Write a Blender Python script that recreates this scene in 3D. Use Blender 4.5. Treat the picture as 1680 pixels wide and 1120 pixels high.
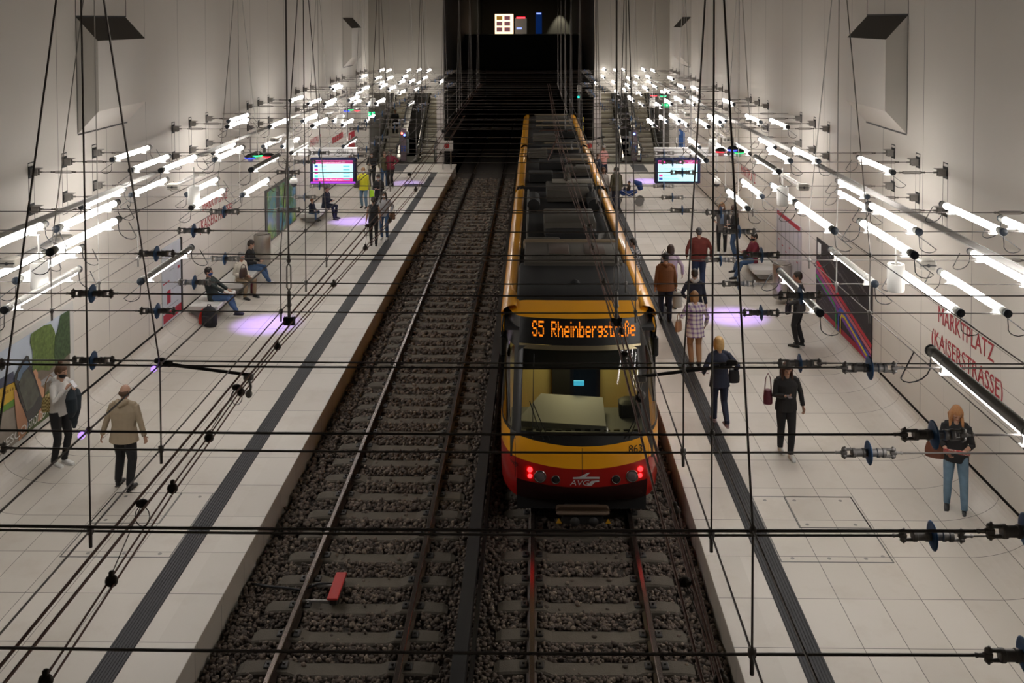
import bpy, bmesh, math, random
import numpy as np
from mathutils import Vector, Matrix

for o in list(bpy.data.objects):
    bpy.data.objects.remove(o, do_unlink=True)
SC = bpy.context.scene
COL = SC.collection
random.seed(7)
RNG = np.random.default_rng(7)
PI = math.pi
sin, cos, rad = math.sin, math.cos, math.radians

# ------------------------------------------------------------ camera, world, exposure
F_PX, CX, CY = 1573.5, 852.7, 85.2
YAW, PITCH, ROLL = 0.0164, 0.0343, 0.0020
CAM = Vector((0.8488, 0.0, 7.3676))
_r0 = Vector((cos(YAW), sin(YAW), 0)); _f0 = Vector((-sin(YAW), cos(YAW), 0)); _z = Vector((0, 0, 1))
_u1 = _z * cos(PITCH) + _f0 * sin(PITCH); FWD = _f0 * cos(PITCH) - _z * sin(PITCH)
RIGHT = _r0 * cos(ROLL) - _u1 * sin(ROLL); UP = _r0 * sin(ROLL) + _u1 * cos(ROLL)
cam = bpy.data.cameras.new('camera'); camo = bpy.data.objects.new('camera', cam); COL.objects.link(camo)
camo.matrix_world = Matrix(((RIGHT.x, UP.x, -FWD.x, CAM.x), (RIGHT.y, UP.y, -FWD.y, CAM.y),
                            (RIGHT.z, UP.z, -FWD.z, CAM.z), (0, 0, 0, 1)))
cam.sensor_width = 36; cam.sensor_fit = 'HORIZONTAL'
cam.lens = F_PX / 1680 * 36
cam.shift_x = (840 - CX) / 1680; cam.shift_y = (CY - 560) / 1680
cam.clip_start = 0.1; cam.clip_end = 300
SC.camera = camo
W = bpy.data.worlds.new('world'); SC.world = W; W.use_nodes = True
W.node_tree.nodes['Background'].inputs[0].default_value = (0.55, 0.5, 0.45, 1)
W.node_tree.nodes['Background'].inputs[1].default_value = 0.0
SC.view_settings.view_transform = 'Standard'; SC.view_settings.look = 'None'
SC.view_settings.gamma = 1; SC.view_settings.use_curve_mapping = False
SC.view_settings.exposure = 0.04
SC.cycles.max_bounces = 7; SC.cycles.diffuse_bounces = 4; SC.cycles.glossy_bounces = 3
SC.cycles.transmission_bounces = 4; SC.cycles.transparent_max_bounces = 6
SC.cycles.sample_clamp_indirect = 4
TUBE_POWER = 30.0

def ray(px, py):
    return FWD + RIGHT * ((px - CX) / F_PX) - UP * ((py - CY) / F_PX)
def atY(px, py, y):
    d = ray(px, py); return CAM + d * ((y - CAM.y) / d.y)
def atZ(px, py, z=0.0):
    d = ray(px, py); return CAM + d * ((z - CAM.z) / d.z)
def atX(px, py, x):
    d = ray(px, py); return CAM + d * ((x - CAM.x) / d.x)

# ------------------------------------------------------------ materials
MATS = {}
def mat(name, col, rough=0.6, metal=0.0, emit=None, es=0.0, var=0.0, vs=6.0, bump=0.0, bs=60.0, trans=0.0, coat=0.0, alpha=1.0):
    if name in MATS: return MATS[name]
    m = bpy.data.materials.new(name); m.use_nodes = True; nt = m.node_tree; b = nt.nodes['Principled BSDF']
    b.inputs['Base Color'].default_value = (*col, 1); b.inputs['Roughness'].default_value = rough
    b.inputs['Metallic'].default_value = metal
    if emit: b.inputs['Emission Color'].default_value = (*emit, 1); b.inputs['Emission Strength'].default_value = es
    if trans: b.inputs['Transmission Weight'].default_value = trans
    if coat: b.inputs['Coat Weight'].default_value = coat
    if alpha < 1: b.inputs['Alpha'].default_value = alpha
    if var or bump:
        tc = nt.nodes.new('ShaderNodeTexCoord')
    if var:
        n = nt.nodes.new('ShaderNodeTexNoise'); n.inputs['Scale'].default_value = vs; n.inputs['Detail'].default_value = 5
        nt.links.new(tc.outputs['Object'], n.inputs['Vector'])
        mx = nt.nodes.new('ShaderNodeMix'); mx.data_type = 'RGBA'
        mx.inputs[6].default_value = (*[c * (1 - var) for c in col], 1)
        mx.inputs[7].default_value = (*[min(1, c * (1 + var)) for c in col], 1)
        nt.links.new(n.outputs[0], mx.inputs[0]); nt.links.new(mx.outputs[2], b.inputs['Base Color'])
    if bump:
        n2 = nt.nodes.new('ShaderNodeTexNoise'); n2.inputs['Scale'].default_value = bs; n2.inputs['Detail'].default_value = 4
        nt.links.new(tc.outputs['Object'], n2.inputs['Vector'])
        bp = nt.nodes.new('ShaderNodeBump'); bp.inputs['Strength'].default_value = bump; bp.inputs['Distance'].default_value = 0.02
        nt.links.new(n2.outputs[0], bp.inputs['Height']); nt.links.new(bp.outputs[0], b.inputs['Normal'])
    MATS[name] = m
    return m

class NB:
    """small node builder"""
    def __init__(s, m): s.nt = m.node_tree; s.b = s.nt.nodes['Principled BSDF']
    def math(s, op, a, b=None, c=None):
        n = s.nt.nodes.new('ShaderNodeMath'); n.operation = op
        for i, v in enumerate((a, b, c)):
            if v is None: continue
            if isinstance(v, (int, float)): n.inputs[i].default_value = v
            else: s.nt.links.new(v, n.inputs[i])
        return n.outputs[0]
    def pos(s):
        g = s.nt.nodes.new('ShaderNodeNewGeometry'); x = s.nt.nodes.new('ShaderNodeSeparateXYZ')
        s.nt.links.new(g.outputs['Position'], x.inputs[0]); s.P = g.outputs['Position']; return x.outputs
    def noise(s, scale, detail=4, vec=None, rough=.5):
        n = s.nt.nodes.new('ShaderNodeTexNoise'); n.inputs['Scale'].default_value = scale; n.inputs['Detail'].default_value = detail
        n.inputs['Roughness'].default_value = rough
        s.nt.links.new(vec if vec is not None else s.P, n.inputs['Vector']); return n.outputs[0]
    def mix(s, f, a, b):
        n = s.nt.nodes.new('ShaderNodeMix'); n.data_type = 'RGBA'
        if isinstance(f, (int, float)): n.inputs[0].default_value = f
        else: s.nt.links.new(f, n.inputs[0])
        for i, v in ((6, a), (7, b)):
            if isinstance(v, tuple): n.inputs[i].default_value = (*v, 1)
            else: s.nt.links.new(v, n.inputs[i])
        return n.outputs[2]
    def line(s, v, period, phase, w):
        """1 on a joint of width w every period"""
        t = s.math('SUBTRACT', v, phase); t = s.math('DIVIDE', t, period); t = s.math('FRACT', t)
        t = s.math('SUBTRACT', t, 0.5); t = s.math('ABSOLUTE', t)
        return s.math('GREATER_THAN', t, 0.5 - w / 2 / period)

def mat_floor():
    m = mat('terrazzo_tiles', (0.5, 0.46, 0.41), 0.42); n = NB(m); p = n.pos()
    ax = n.math('ABSOLUTE', p[0])
    j1 = n.line(p[1], 0.96, 11.045, 0.010); j2 = n.line(ax, 0.523, 4.163, 0.009)
    j2 = n.math('MULTIPLY', j2, n.math('GREATER_THAN', ax, 4.3))
    j = n.math('MAXIMUM', j1, j2)
    # every tile a slightly different tone
    ix = n.math('FLOOR', n.math('DIVIDE', n.math('SUBTRACT', ax, 4.163), 0.523))
    iy = n.math('FLOOR', n.math('DIVIDE', n.math('SUBTRACT', p[1], 11.045), 0.96))
    c = n.nt.nodes.new('ShaderNodeCombineXYZ'); n.nt.links.new(ix, c.inputs[0]); n.nt.links.new(iy, c.inputs[1]); n.nt.links.new(n.math('SIGN', p[0]), c.inputs[2])
    wn = n.nt.nodes.new('ShaderNodeTexWhiteNoise'); n.nt.links.new(c.outputs[0], wn.inputs[0])
    base = n.mix(wn.outputs[0], (0.56, 0.52, 0.46), (0.63, 0.59, 0.53))
    st = n.noise(1.3, 6, rough=.65); st = n.math('SMOOTH_MIN', n.math('MAXIMUM', n.math('MULTIPLY', n.math('SUBTRACT', st, 0.52), 3.0), 0), 1, .2)
    base = n.mix(n.math('MULTIPLY', st, 0.42), base, (0.36, 0.28, 0.20))
    sp = n.noise(140, 2); base = n.mix(n.math('MULTIPLY', sp, .25), base, (0.42, 0.39, 0.35))
    base = n.mix(j, base, (0.12, 0.11, 0.10))
    n.nt.links.new(base, n.b.inputs['Base Color'])
    return m
def mat_wall():
    m = mat('wall_panels', (0.6, 0.57, 0.53), 0.55); n = NB(m); p = n.pos()
    low = n.math('LESS_THAN', p[2], 3.05)
    j1 = n.math('MULTIPLY', n.line(p[1], 0.96, 11.045, 0.006), low)
    j1b = n.line(p[1], 1.92, 11.045, 0.020)
    j2 = n.math('MULTIPLY', n.line(p[2], 0.53, 0.42, 0.009), low)
    j = n.math('MAXIMUM', j2, n.math('MAXIMUM', n.math('MULTIPLY', j1, .35), n.math('MULTIPLY', j1b, .8)))
    st = n.noise(0.6, 5)
    base = n.mix(st, (0.62, 0.585, 0.525), (0.69, 0.655, 0.60))
    base = n.mix(j, base, (0.16, 0.15, 0.14))
    n.nt.links.new(base, n.b.inputs['Base Color'])
    return m
FLOOR = mat_floor(); WALL = mat_wall()
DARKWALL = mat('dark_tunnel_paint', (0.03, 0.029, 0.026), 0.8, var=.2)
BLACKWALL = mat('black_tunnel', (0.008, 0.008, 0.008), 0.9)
PLASTER = mat('plain_plaster', (0.66, 0.63, 0.58), 0.7, var=.04, vs=1)
STRIP = mat('charcoal_tactile_stone', (0.018, 0.019, 0.023), 0.6, var=.25, vs=20)
STEEL = mat('brushed_steel', (0.42, 0.40, 0.37), 0.32, 0.9, var=.1, vs=14)
CABLE = mat('steel_cable', (0.15, 0.135, 0.125), 0.45, 0.6)
CABLEW = mat('galvanised_cable', (0.45, 0.43, 0.40), 0.4, 0.5)
RUST = mat('brown_copper_wire', (0.13, 0.055, 0.035), 0.55, 0.3, var=.3, vs=30)
RUBBER = mat('black_rubber', (0.016, 0.017, 0.02), 0.5)
GREYMET = mat('cast_grey_metal', (0.30, 0.285, 0.27), 0.5, 0.3, var=.2, vs=40)
DARKMET = mat('dark_metal', (0.045, 0.043, 0.042), 0.5, 0.3)
BLUE = mat('blue_insulator_silicone', (0.05, 0.16, 0.38), 0.42)
WHITE = mat('white_enamel', (0.56, 0.55, 0.52), 0.4)
WHITEGLOSS = mat('white_solid_surface', (0.7, 0.69, 0.66), 0.3)

# ------------------------------------------------------------ mesh helpers
class MB:
    def __init__(s): s.v = []; s.f = []; s.m = []
    def add(s, vs, fs, mi=0):
        o = len(s.v); s.v += [tuple(v) for v in vs]; s.f += [tuple(i + o for i in f) for f in fs]; s.m += [mi] * len(fs)
        return s
    def box(s, x0, x1, y0, y1, z0, z1, mi=0, xf=None):
        vs = [Vector((x, y, z)) for x in (x0, x1) for y in (y0, y1) for z in (z0, z1)]
        if xf: vs = [xf @ v for v in vs]
        return s.add(vs, [(0, 1, 3, 2), (4, 6, 7, 5), (0, 4, 5, 1), (2, 3, 7, 6), (0, 2, 6, 4), (1, 5, 7, 3)], mi)
    def bbox(s, c, sz, bev=0.01, mi=0, xf=None):
        """bevelled box"""
        cx, cy, cz = c; hx, hy, hz = sz[0] / 2, sz[1] / 2, sz[2] / 2; b = min(bev, hx * .9, hy * .9, hz * .9)
        rings = []
        for z, ins in ((-hz, b), (-hz + b, 0), (hz - b, 0), (hz, b)):
            X, Y = hx - ins, hy - ins; q = b
            rings.append([(-X + q, -Y, z), (X - q, -Y, z), (X, -Y + q, z), (X, Y - q, z), (X - q, Y, z), (-X + q, Y, z), (-X, Y - q, z), (-X, -Y + q, z)])
        vs = [Vector((cx + x, cy + y, cz + z)) for r in rings for x, y, z in r]
        if xf: vs = [xf @ v for v in vs]
        fs = [tuple(range(7, -1, -1)), tuple(range(24, 32))]
        for k in range(3):
            for i in range(8): a = k * 8 + i; c2 = k * 8 + (i + 1) % 8; fs.append((a, c2, c2 + 8, a + 8))
        return s.add(vs, fs, mi)
    def tube(s, pts, r, n=8, mi=0, caps=True, ref=None):
        """pts polyline; r number / list of numbers / list of (rx, ry)"""
        pts = [Vector(p) for p in pts]; k = len(pts)
        rs = r if isinstance(r, (list, tuple)) else [r] * k
        rs = [(q, q) if not isinstance(q, (tuple, list)) else q for q in rs]
        T = []
        for i in range(k):
            a = pts[max(0, i - 1)]; b = pts[min(k - 1, i + 1)]; t = (b - a)
            T.append(t.normalized() if t.length > 1e-9 else Vector((0, 0, 1)))
        ux = Vector(ref) if ref else (Vector((1, 0, 0)) if abs(T[0].x) < .9 else Vector((0, 1, 0)))
        vs = []
        for i in range(k):
            ux = (ux - T[i] * ux.dot(T[i]))
            if ux.length < 1e-6: ux = Vector((0, 1, 0)) - T[i] * T[i].y
            ux = ux.normalized(); uy = T[i].cross(ux)
            for j in range(n):
                a = 2 * PI * j / n
                vs.append(pts[i] + ux * (cos(a) * rs[i][0]) + uy * (sin(a) * rs[i][1]))
        fs = []
        for i in range(k - 1):
            for j in range(n):
                a = i * n + j; b = i * n + (j + 1) % n; fs.append((a, b, b + n, a + n))
        if caps: fs.append(tuple(range(n - 1, -1, -1))); fs.append(tuple((k - 1) * n + j for j in range(n)))
        return s.add(vs, fs, mi)
    def cyl(s, p1, p2, r, r2=None, n=16, mi=0): return s.tube([p1, p2], [r, r if r2 is None else r2], n, mi)
    def ell(s, c, r, nu=14, nv=9, mi=0, xf=None, cut=None):
        vs = []; fs = []
        for i in range(nv + 1):
            t = PI * i / nv
            for j in range(nu):
                a = 2 * PI * j / nu
                vs.append(Vector((c[0] + r[0] * sin(t) * cos(a), c[1] + r[1] * sin(t) * sin(a), c[2] + r[2] * cos(t))))
        for i in range(nv):
            for j in range(nu): a = i * nu + j; b = i * nu + (j + 1) % nu; fs.append((a, a + nu, b + nu, b))
        if xf: vs = [xf @ v for v in vs]
        return s.add(vs, fs, mi)
    def lathe(s, prof, c=(0, 0, 0), n=20, mi=0, axis='z'):
        vs = []; fs = []
        for r, z in prof:
            for j in range(n):
                a = 2 * PI * j / n
                if axis == 'z': vs.append((c[0] + r * cos(a), c[1] + r * sin(a), c[2] + z))
                elif axis == 'x': vs.append((c[0] + z, c[1] + r * cos(a), c[2] + r * sin(a)))
                else: vs.append((c[0] + r * sin(a), c[1] + z, c[2] + r * cos(a)))
        k = len(prof)
        for i in range(k - 1):
            for j in range(n): a = i * n + j; b = i * n + (j + 1) % n; fs.append((a, b, b + n, a + n))
        if prof[0][0] > 1e-5: fs.append(tuple(range(n - 1, -1, -1)))
        if prof[-1][0] > 1e-5: fs.append(tuple((k - 1) * n + j for j in range(n)))
        return s.add(vs, fs, mi)
    def grid(s, rows, mi=0, flip=False):
        n = len(rows[0]); vs = [v for r in rows for v in r]; fs = []
        for i in range(len(rows) - 1):
            for j in range(n - 1):
                a = i * n + j; q = (a, a + 1, a + n + 1, a + n); fs.append(q[::-1] if flip else q)
        return s.add(vs, fs, mi)
    def prism(s, poly, y0, y1, mi=0, xf=None):
        """polygon of (x,z), extruded along y"""
        n = len(poly); vs = [Vector((x, y0, z)) for x, z in poly] + [Vector((x, y1, z)) for x, z in poly]
        if xf: vs = [xf @ v for v in vs]
        fs = [tuple(range(n)), tuple(range(2 * n - 1, n - 1, -1))] + [(i, i + n, (i + 1) % n + n, (i + 1) % n) for i in range(n)]
        return s.add(vs, fs, mi)
    def build(s, name, mats, parent=None, smooth=False, loc=None):
        me = bpy.data.meshes.new(name); me.from_pydata(s.v, [], s.f); me.validate(); me.update()
        ms = mats if isinstance(mats, (list, tuple)) else [mats]
        for m in ms: me.materials.append(m)
        if len(ms) > 1 and len(me.polygons) == len(s.m): me.polygons.foreach_set('material_index', s.m)
        if smooth:
            if smooth == 'auto':
                me.polygons.foreach_set('use_smooth', [True] * len(me.polygons)); me.set_sharp_from_angle(angle=rad(38))
            else: me.polygons.foreach_set('use_smooth', [True] * len(me.polygons))
        o = bpy.data.objects.new(name, me); COL.objects.link(o)
        if parent: o.parent = parent
        if loc is not None: o.location = loc
        return o

def tag(o, label, cat, group=None, kind=None):
    if label: o['label'] = label
    if cat: o['category'] = cat
    if group: o['group'] = group
    if kind: o['kind'] = kind
    return o
def thing(name, label, cat, loc=(0, 0, 0), rz=0.0, group=None):
    o = bpy.data.objects.new(name, None); COL.objects.link(o); o.location = loc; o.rotation_euler = (0, 0, rz)
    o.empty_display_size = 0.1
    return tag(o, label, cat, group)
def struct(o): o['kind'] = 'structure'; return o
KIDS = {}
def kids(o): return [c for c in bpy.data.objects if c.parent == o]
def dup(root, loc, rz=None, label=None, group=None, tree=None):
    r = root.copy(); COL.objects.link(r); r.location = loc
    if rz is not None: r.rotation_euler = (0, 0, rz)
    if label: r['label'] = label
    if group: r['group'] = group
    for ch, gs in (tree if tree is not None else tree_of(root)):
        c = ch.copy(); COL.objects.link(c); c.parent = r
        for g in gs:
            d = g.copy(); COL.objects.link(d); d.parent = c
    return r
def tree_of(root): return [(c, kids(c)) for c in kids(root)]

def textmesh(name, body, size, m, parent=None, mw=None, extrude=0.0, align='CENTER', font_scale_x=1.0, space=1.0):
    cu = bpy.data.curves.new(name, 'FONT'); cu.body = body; cu.size = size; cu.extrude = extrude; cu.align_x = align; cu.align_y = 'CENTER'
    cu.space_character = space; cu.offset = 0.0; cu.resolution_u = 3
    to = bpy.data.objects.new('tmp', cu); COL.objects.link(to)
    dg = bpy.context.evaluated_depsgraph_get(); me = bpy.data.meshes.new_from_object(to.evaluated_get(dg))
    bpy.data.objects.remove(to, do_unlink=True); bpy.data.curves.remove(cu)
    me.transform(Matrix.Diagonal((font_scale_x, 1, 1, 1)))
    me.materials.clear(); me.materials.append(m); me.name = name
    o = bpy.data.objects.new(name, me); COL.objects.link(o)
    if parent: o.parent = parent
    if mw is not None: me.transform(mw)
    return o
def bake(o, mods):
    """apply modifiers (list of (type, dict)) into the mesh data"""
    for t, kw in mods:
        md = o.modifiers.new(t, t)
        for k, v in kw.items(): setattr(md, k, v)
    dg = bpy.context.evaluated_depsgraph_get(); me = bpy.data.meshes.new_from_object(o.evaluated_get(dg))
    o.modifiers.clear(); old = o.data; o.data = me; bpy.data.meshes.remove(old)
    me.polygons.foreach_set('use_smooth', [True] * len(me.polygons)); me.update()
    return o

# ------------------------------------------------------------ hall dimensions (metres; z = 0 on the platforms)
XE, XS1, XS2, XC, XW = 3.165, 3.864, 4.163, 6.72, 7.62     # platform edge, strip, cove, wall
ZR, ZB, ZS = -0.34, -0.50, 0.37                              # rail top, ballast, wall slot
Y0, YEND, ZTOP = -3.0, 48.5, 9.6
TRK = (-1.55, 1.55)
ZU, ZL = 4.82, 4.19
ST = [4.72, 5.83, 6.96, 8.79, 10.31, 11.45, 12.59, 15.88, 17.02, 18.19, 22.2, 23.3, 24.5, 25.75, 28.0, 29.1, 30.2,
      33.7, 34.8, 35.9, 39.4, 40.6, 41.8, 42.9, 45.1, 46.2, 47.3]
REG = (8.79, 25.75, 42.9)
# ============================================================ the setting
for sd, nm in ((-1, 'left'), (1, 'right')):
    # platform: edge face, top, curved cove up the wall
    prof = [(XE + .03, ZB - .1), (XE + .03, -.09), (XE, -.08), (XE, -.006), (XE + .006, 0), (XC, 0)]
    for i in range(1, 13):
        a = PI / 2 * i / 12; prof.append((XC + (XW - XC) * sin(a), ZS * (1 - cos(a))))
    ys = [Y0] + [2 + i * 1.0 for i in range(47)] + [YEND]
    rows = [[(sd * x, y, z) for x, z in prof] for y in ys]
    o = struct(MB().grid(rows, flip=(sd < 0)).build('floor', FLOOR)); o.data.polygons.foreach_set('use_smooth', [False] * len(o.data.polygons))
    # escalator hall floor behind
    struct(MB().box(min(sd * 3.8, sd * XW), max(sd * 3.8, sd * XW), YEND, YEND + 3, -.1, -.002).build('floor', mat('dark_landing_plate', (0.12, 0.115, 0.1), .4, .6)))
    # wall with its dark slot and two wedge-shaped bosses high up
    m = MB()
    xw = sd * XW
    m.box(min(xw, xw + sd * .3), max(xw, xw + sd * .3), Y0, YEND, ZS + .055, ZTOP)
    m.box(min(xw + sd * .05, xw + sd * .3), max(xw + sd * .05, xw + sd * .3), Y0, YEND, ZS - .1, ZS + .06, 1)
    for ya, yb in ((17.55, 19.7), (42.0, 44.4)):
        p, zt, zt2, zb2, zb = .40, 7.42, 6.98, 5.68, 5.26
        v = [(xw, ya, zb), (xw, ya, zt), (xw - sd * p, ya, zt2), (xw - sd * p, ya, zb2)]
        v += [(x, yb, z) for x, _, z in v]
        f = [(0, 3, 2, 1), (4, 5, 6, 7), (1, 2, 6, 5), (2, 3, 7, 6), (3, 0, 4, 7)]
        m.add(v, [q[::-1] if sd > 0 else q for q in f], 2); m.m[-3] = 4  # top face of each boss in a darker brown grey
        e = -sd * .004
        m.box(min(xw, xw + e), max(xw, xw + e), ya, yb, zb - .03, zb, 3); m.box(min(xw, xw + e), max(xw, xw + e), ya - .02, ya, zb, ZTOP, 3)
        m.box(min(xw, xw + e), max(xw, xw + e), yb, yb + .02, zt, ZTOP, 3); m.box(min(xw, xw + e), max(xw, xw + e), ya, yb, zt, zt + .03, 3)
    struct(m.build('wall_' + nm, [WALL, mat('slot_grey', (.055, .052, .05), .7), PLASTER, DARKMET, mat('boss_top_brown_grey', (.085, .075, .062), .8)]))
    # end wall: lintel panel over the escalators and pillar beside the track opening
    m = MB()
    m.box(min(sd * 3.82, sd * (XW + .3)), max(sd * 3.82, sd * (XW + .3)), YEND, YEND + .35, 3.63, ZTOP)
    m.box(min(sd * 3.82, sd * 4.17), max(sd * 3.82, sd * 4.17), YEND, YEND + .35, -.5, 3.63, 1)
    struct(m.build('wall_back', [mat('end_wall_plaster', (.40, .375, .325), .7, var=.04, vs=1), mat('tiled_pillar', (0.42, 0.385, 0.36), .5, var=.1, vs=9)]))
    # escalator hall: side walls, ceiling, back
    m = MB()
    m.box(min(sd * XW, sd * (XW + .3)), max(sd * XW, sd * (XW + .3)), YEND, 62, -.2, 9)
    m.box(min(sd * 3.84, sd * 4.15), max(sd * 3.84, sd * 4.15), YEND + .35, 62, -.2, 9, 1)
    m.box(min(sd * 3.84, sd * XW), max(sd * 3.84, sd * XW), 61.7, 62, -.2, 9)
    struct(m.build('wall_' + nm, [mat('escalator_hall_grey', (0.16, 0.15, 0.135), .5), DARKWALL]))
    # dark side wall of the track tunnel
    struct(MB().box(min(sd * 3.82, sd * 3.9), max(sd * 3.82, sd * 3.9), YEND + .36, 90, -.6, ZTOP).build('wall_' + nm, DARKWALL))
    # charcoal guidance strip, ribbed, with its cross arms at the far end
    m = MB(); a, b = sorted((sd * XS1, sd * XS2)); m.box(a, b, Y0, 45.9, -.02, .003)
    for i in range(8):
        c = a + (i + .5) * (b - a) / 8; m.prism([(c - .011, .003), (c - .007, .009), (c + .007, .009), (c + .011, .003)], Y0, 45.9)
    for y0_, x1_ in ((45.55, 7.0), (42.2, 5.0)):
        u, w = sorted((sd * XS2, sd * x1_)); m.box(u, w, y0_, y0_ + .38, -.02, .004)
        for i in range(8):
            c = y0_ + (i + .5) * .38 / 8; m.box(u, w, c - .008, c + .008, .003, .008)
    struct(m.build('trim_%d' % (1 if sd < 0 else 2), STRIP))
    m = MB(); u, w = sorted((sd * 5.6, sd * 6.3)); m.box(u, w, 46.1, 48.4, -.02, .004)
    struct(m.build('trim_%d' % (3 if sd < 0 else 4), STRIP))
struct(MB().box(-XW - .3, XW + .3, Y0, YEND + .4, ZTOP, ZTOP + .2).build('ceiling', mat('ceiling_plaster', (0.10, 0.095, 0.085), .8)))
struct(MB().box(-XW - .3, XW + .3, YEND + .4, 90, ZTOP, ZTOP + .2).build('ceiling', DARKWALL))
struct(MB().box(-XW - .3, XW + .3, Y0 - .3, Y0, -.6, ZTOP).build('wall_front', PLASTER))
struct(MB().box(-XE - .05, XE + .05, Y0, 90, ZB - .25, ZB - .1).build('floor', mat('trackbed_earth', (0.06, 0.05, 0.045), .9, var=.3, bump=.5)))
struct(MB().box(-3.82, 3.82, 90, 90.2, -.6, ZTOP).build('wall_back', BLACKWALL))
# gallery across the tunnel: parapet beam and its dark back wall
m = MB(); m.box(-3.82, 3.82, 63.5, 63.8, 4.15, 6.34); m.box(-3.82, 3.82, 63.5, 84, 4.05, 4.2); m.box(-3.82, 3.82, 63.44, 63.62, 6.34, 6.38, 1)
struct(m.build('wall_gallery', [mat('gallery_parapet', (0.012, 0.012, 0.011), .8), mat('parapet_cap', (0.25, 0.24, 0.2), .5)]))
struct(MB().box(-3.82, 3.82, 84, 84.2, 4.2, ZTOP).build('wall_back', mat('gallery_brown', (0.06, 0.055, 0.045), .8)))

# ---- far gallery things
g = thing('photo_booth', 'small lit kiosk window with four panes glowing on the dark gallery above the tunnel', 'kiosk', (0, 70, 4.2))
glow = mat('warm_lightbox', (1, .8, .6), .5, emit=(1, .66, .40), es=2.2)
def gal(px0, px1, py0, py1, y, d=.3):
    a = atY(px0, py1, y); b = atY(px1, py0, y); return a.x, b.x, a.z, b.z
x0, x1, z0, z1 = gal(812, 842, 23, 47.5, 70); z0 = min(z0, 6.0)
MB().box(x0, x1, 0, .3, z0 - 4.2, z1 - 4.2).build('lightbox', glow, g)
cw = (x1 - x0)
for i in range(2):
    for j in range(3):
        c = [mat('pane_amber', (.4, .2, .05), .5, emit=(.5, .24, .04), es=.6), mat('pane_mauve', (.3, .15, .18), .5, emit=(.3, .12, .14), es=.6)][0 if (i == 0 and j == 2) else 1]
        a = x0 + cw * (.09 + i * .42); bz = z1 - 4.2 - .12 - .42 * (2 - j) - .34
        MB().box(a, a + cw * .32, -.02, 0, bz + .02, bz + .32).build('pane', c, g)
g = thing('vending_machine', 'dim grey vending machine with a thin red light strip beside the glowing kiosk', 'vending machine', (0, 72, 4.2))
x0, x1, z0, z1 = gal(845, 864, 30, 48, 72)
MB().box(x0, x1, 0, .8, 0, z1 - 4.2).build('cabinet', mat('vend_grey', (.16, .15, .14), .4, emit=(.10, .10, .09), es=.5), g)
MB().box(x0 + .1, x1 - .1, -.03, 0, z1 - 4.2, z1 - 4.1).build('light_strip', mat('red_glow', (1, .05, .05), .5, emit=(1, .03, .05), es=4), g)
MB().box(x0 + .12, x0 + .5, -.02, 0, z0 - 4.2, z0 - 4.08).build('screen', mat('blue_glow', (.2, .3, 1), .5, emit=(.25, .35, 1), es=1.6), g)
g = thing('ticket_machine', 'slim dark blue ticket machine lit at its top on the gallery', 'ticket machine', (0, 72, 4.2))
x0, x1, z0, z1 = gal(879, 889, 20, 48, 72)
MB().box(x0, x1, 0, .5, 0, z1 - 4.2).build('cabinet', mat('machine_blue', (.01, .03, .16), .4, emit=(.0, .02, .12), es=.5), g)
MB().box(x0 + .05, x1 - .05, -.02, 0, z1 - 4.35, z1 - 4.25).build('light_strip', MATS['blue_glow'], g)
l = bpy.data.lights.new('gallery_fill', 'SPOT'); l.energy = 900; l.color = (1, .95, .75); l.spot_size = rad(55); l.spot_blend = .5  # unseen spot light, there to lift the gallery back wall
lo = bpy.data.objects.new('gallery_fill', l); COL.objects.link(lo); lo.location = (3.0, 83.4, 8.9); tag(lo, 'unseen spot light brightening the wall of the dark gallery', 'lamp')

l = bpy.data.lights.new('gallery_fill', 'AREA'); l.size = 1.5; l.energy = 55; l.color = (1, .85, .6); lo = bpy.data.objects.new('gallery_fill', l); COL.objects.link(lo); lo.location = (-.5, 78, 9.4); tag(lo, 'unseen area light added over the far dark gallery', 'lamp')  # area light added to brighten the gallery
# ============================================================ tracks
RAIL = mat('rail_steel', (0.07, 0.05, 0.04), .5, .4, var=.2, vs=9); RAILTOP = mat('polished_rail_head', (0.10, 0.078, 0.066), .25, .8)
GAUGE = 0.756
rail_lab = {(-1.55, -1): 'steel rail with a bright worn head, nearest the left platform', (-1.55, 1): 'steel rail of the empty left track on its train side',
            (1.55, -1): 'rail of the train track on the divider side, red tail light reflected in it', (1.55, 1): 'rail under the train nearest the right platform'}
for tx in TRK:
    for s in (-1, 1):
        m = MB(); p = [(-.065, -.15), (.065, -.15), (.06, -.135), (.012, -.12), (.012, -.045), (.034, -.035), (.034, -.006), (.026, 0), (-.026, 0), (-.034, -.006), (-.034, -.035), (-.012, -.045), (-.012, -.12), (-.06, -.135)]
        p = [(a, b) for a, b in p]
        n = len(p); vs = [(a, Y0, b) for a, b in p] + [(a, 80, b) for a, b in p]
        for i in range(n):
            m.add([vs[i], vs[i + n], vs[(i + 1) % n + n], vs[(i + 1) % n]], [(0, 1, 2, 3)], 1 if i in (6, 7, 8) else 0)
        o = m.build('rail', [RAIL, RAILTOP], None, 'auto', (tx + s * GAUGE, 0, ZR)); tag(o, rail_lab[(tx, s)], 'rail')
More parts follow.
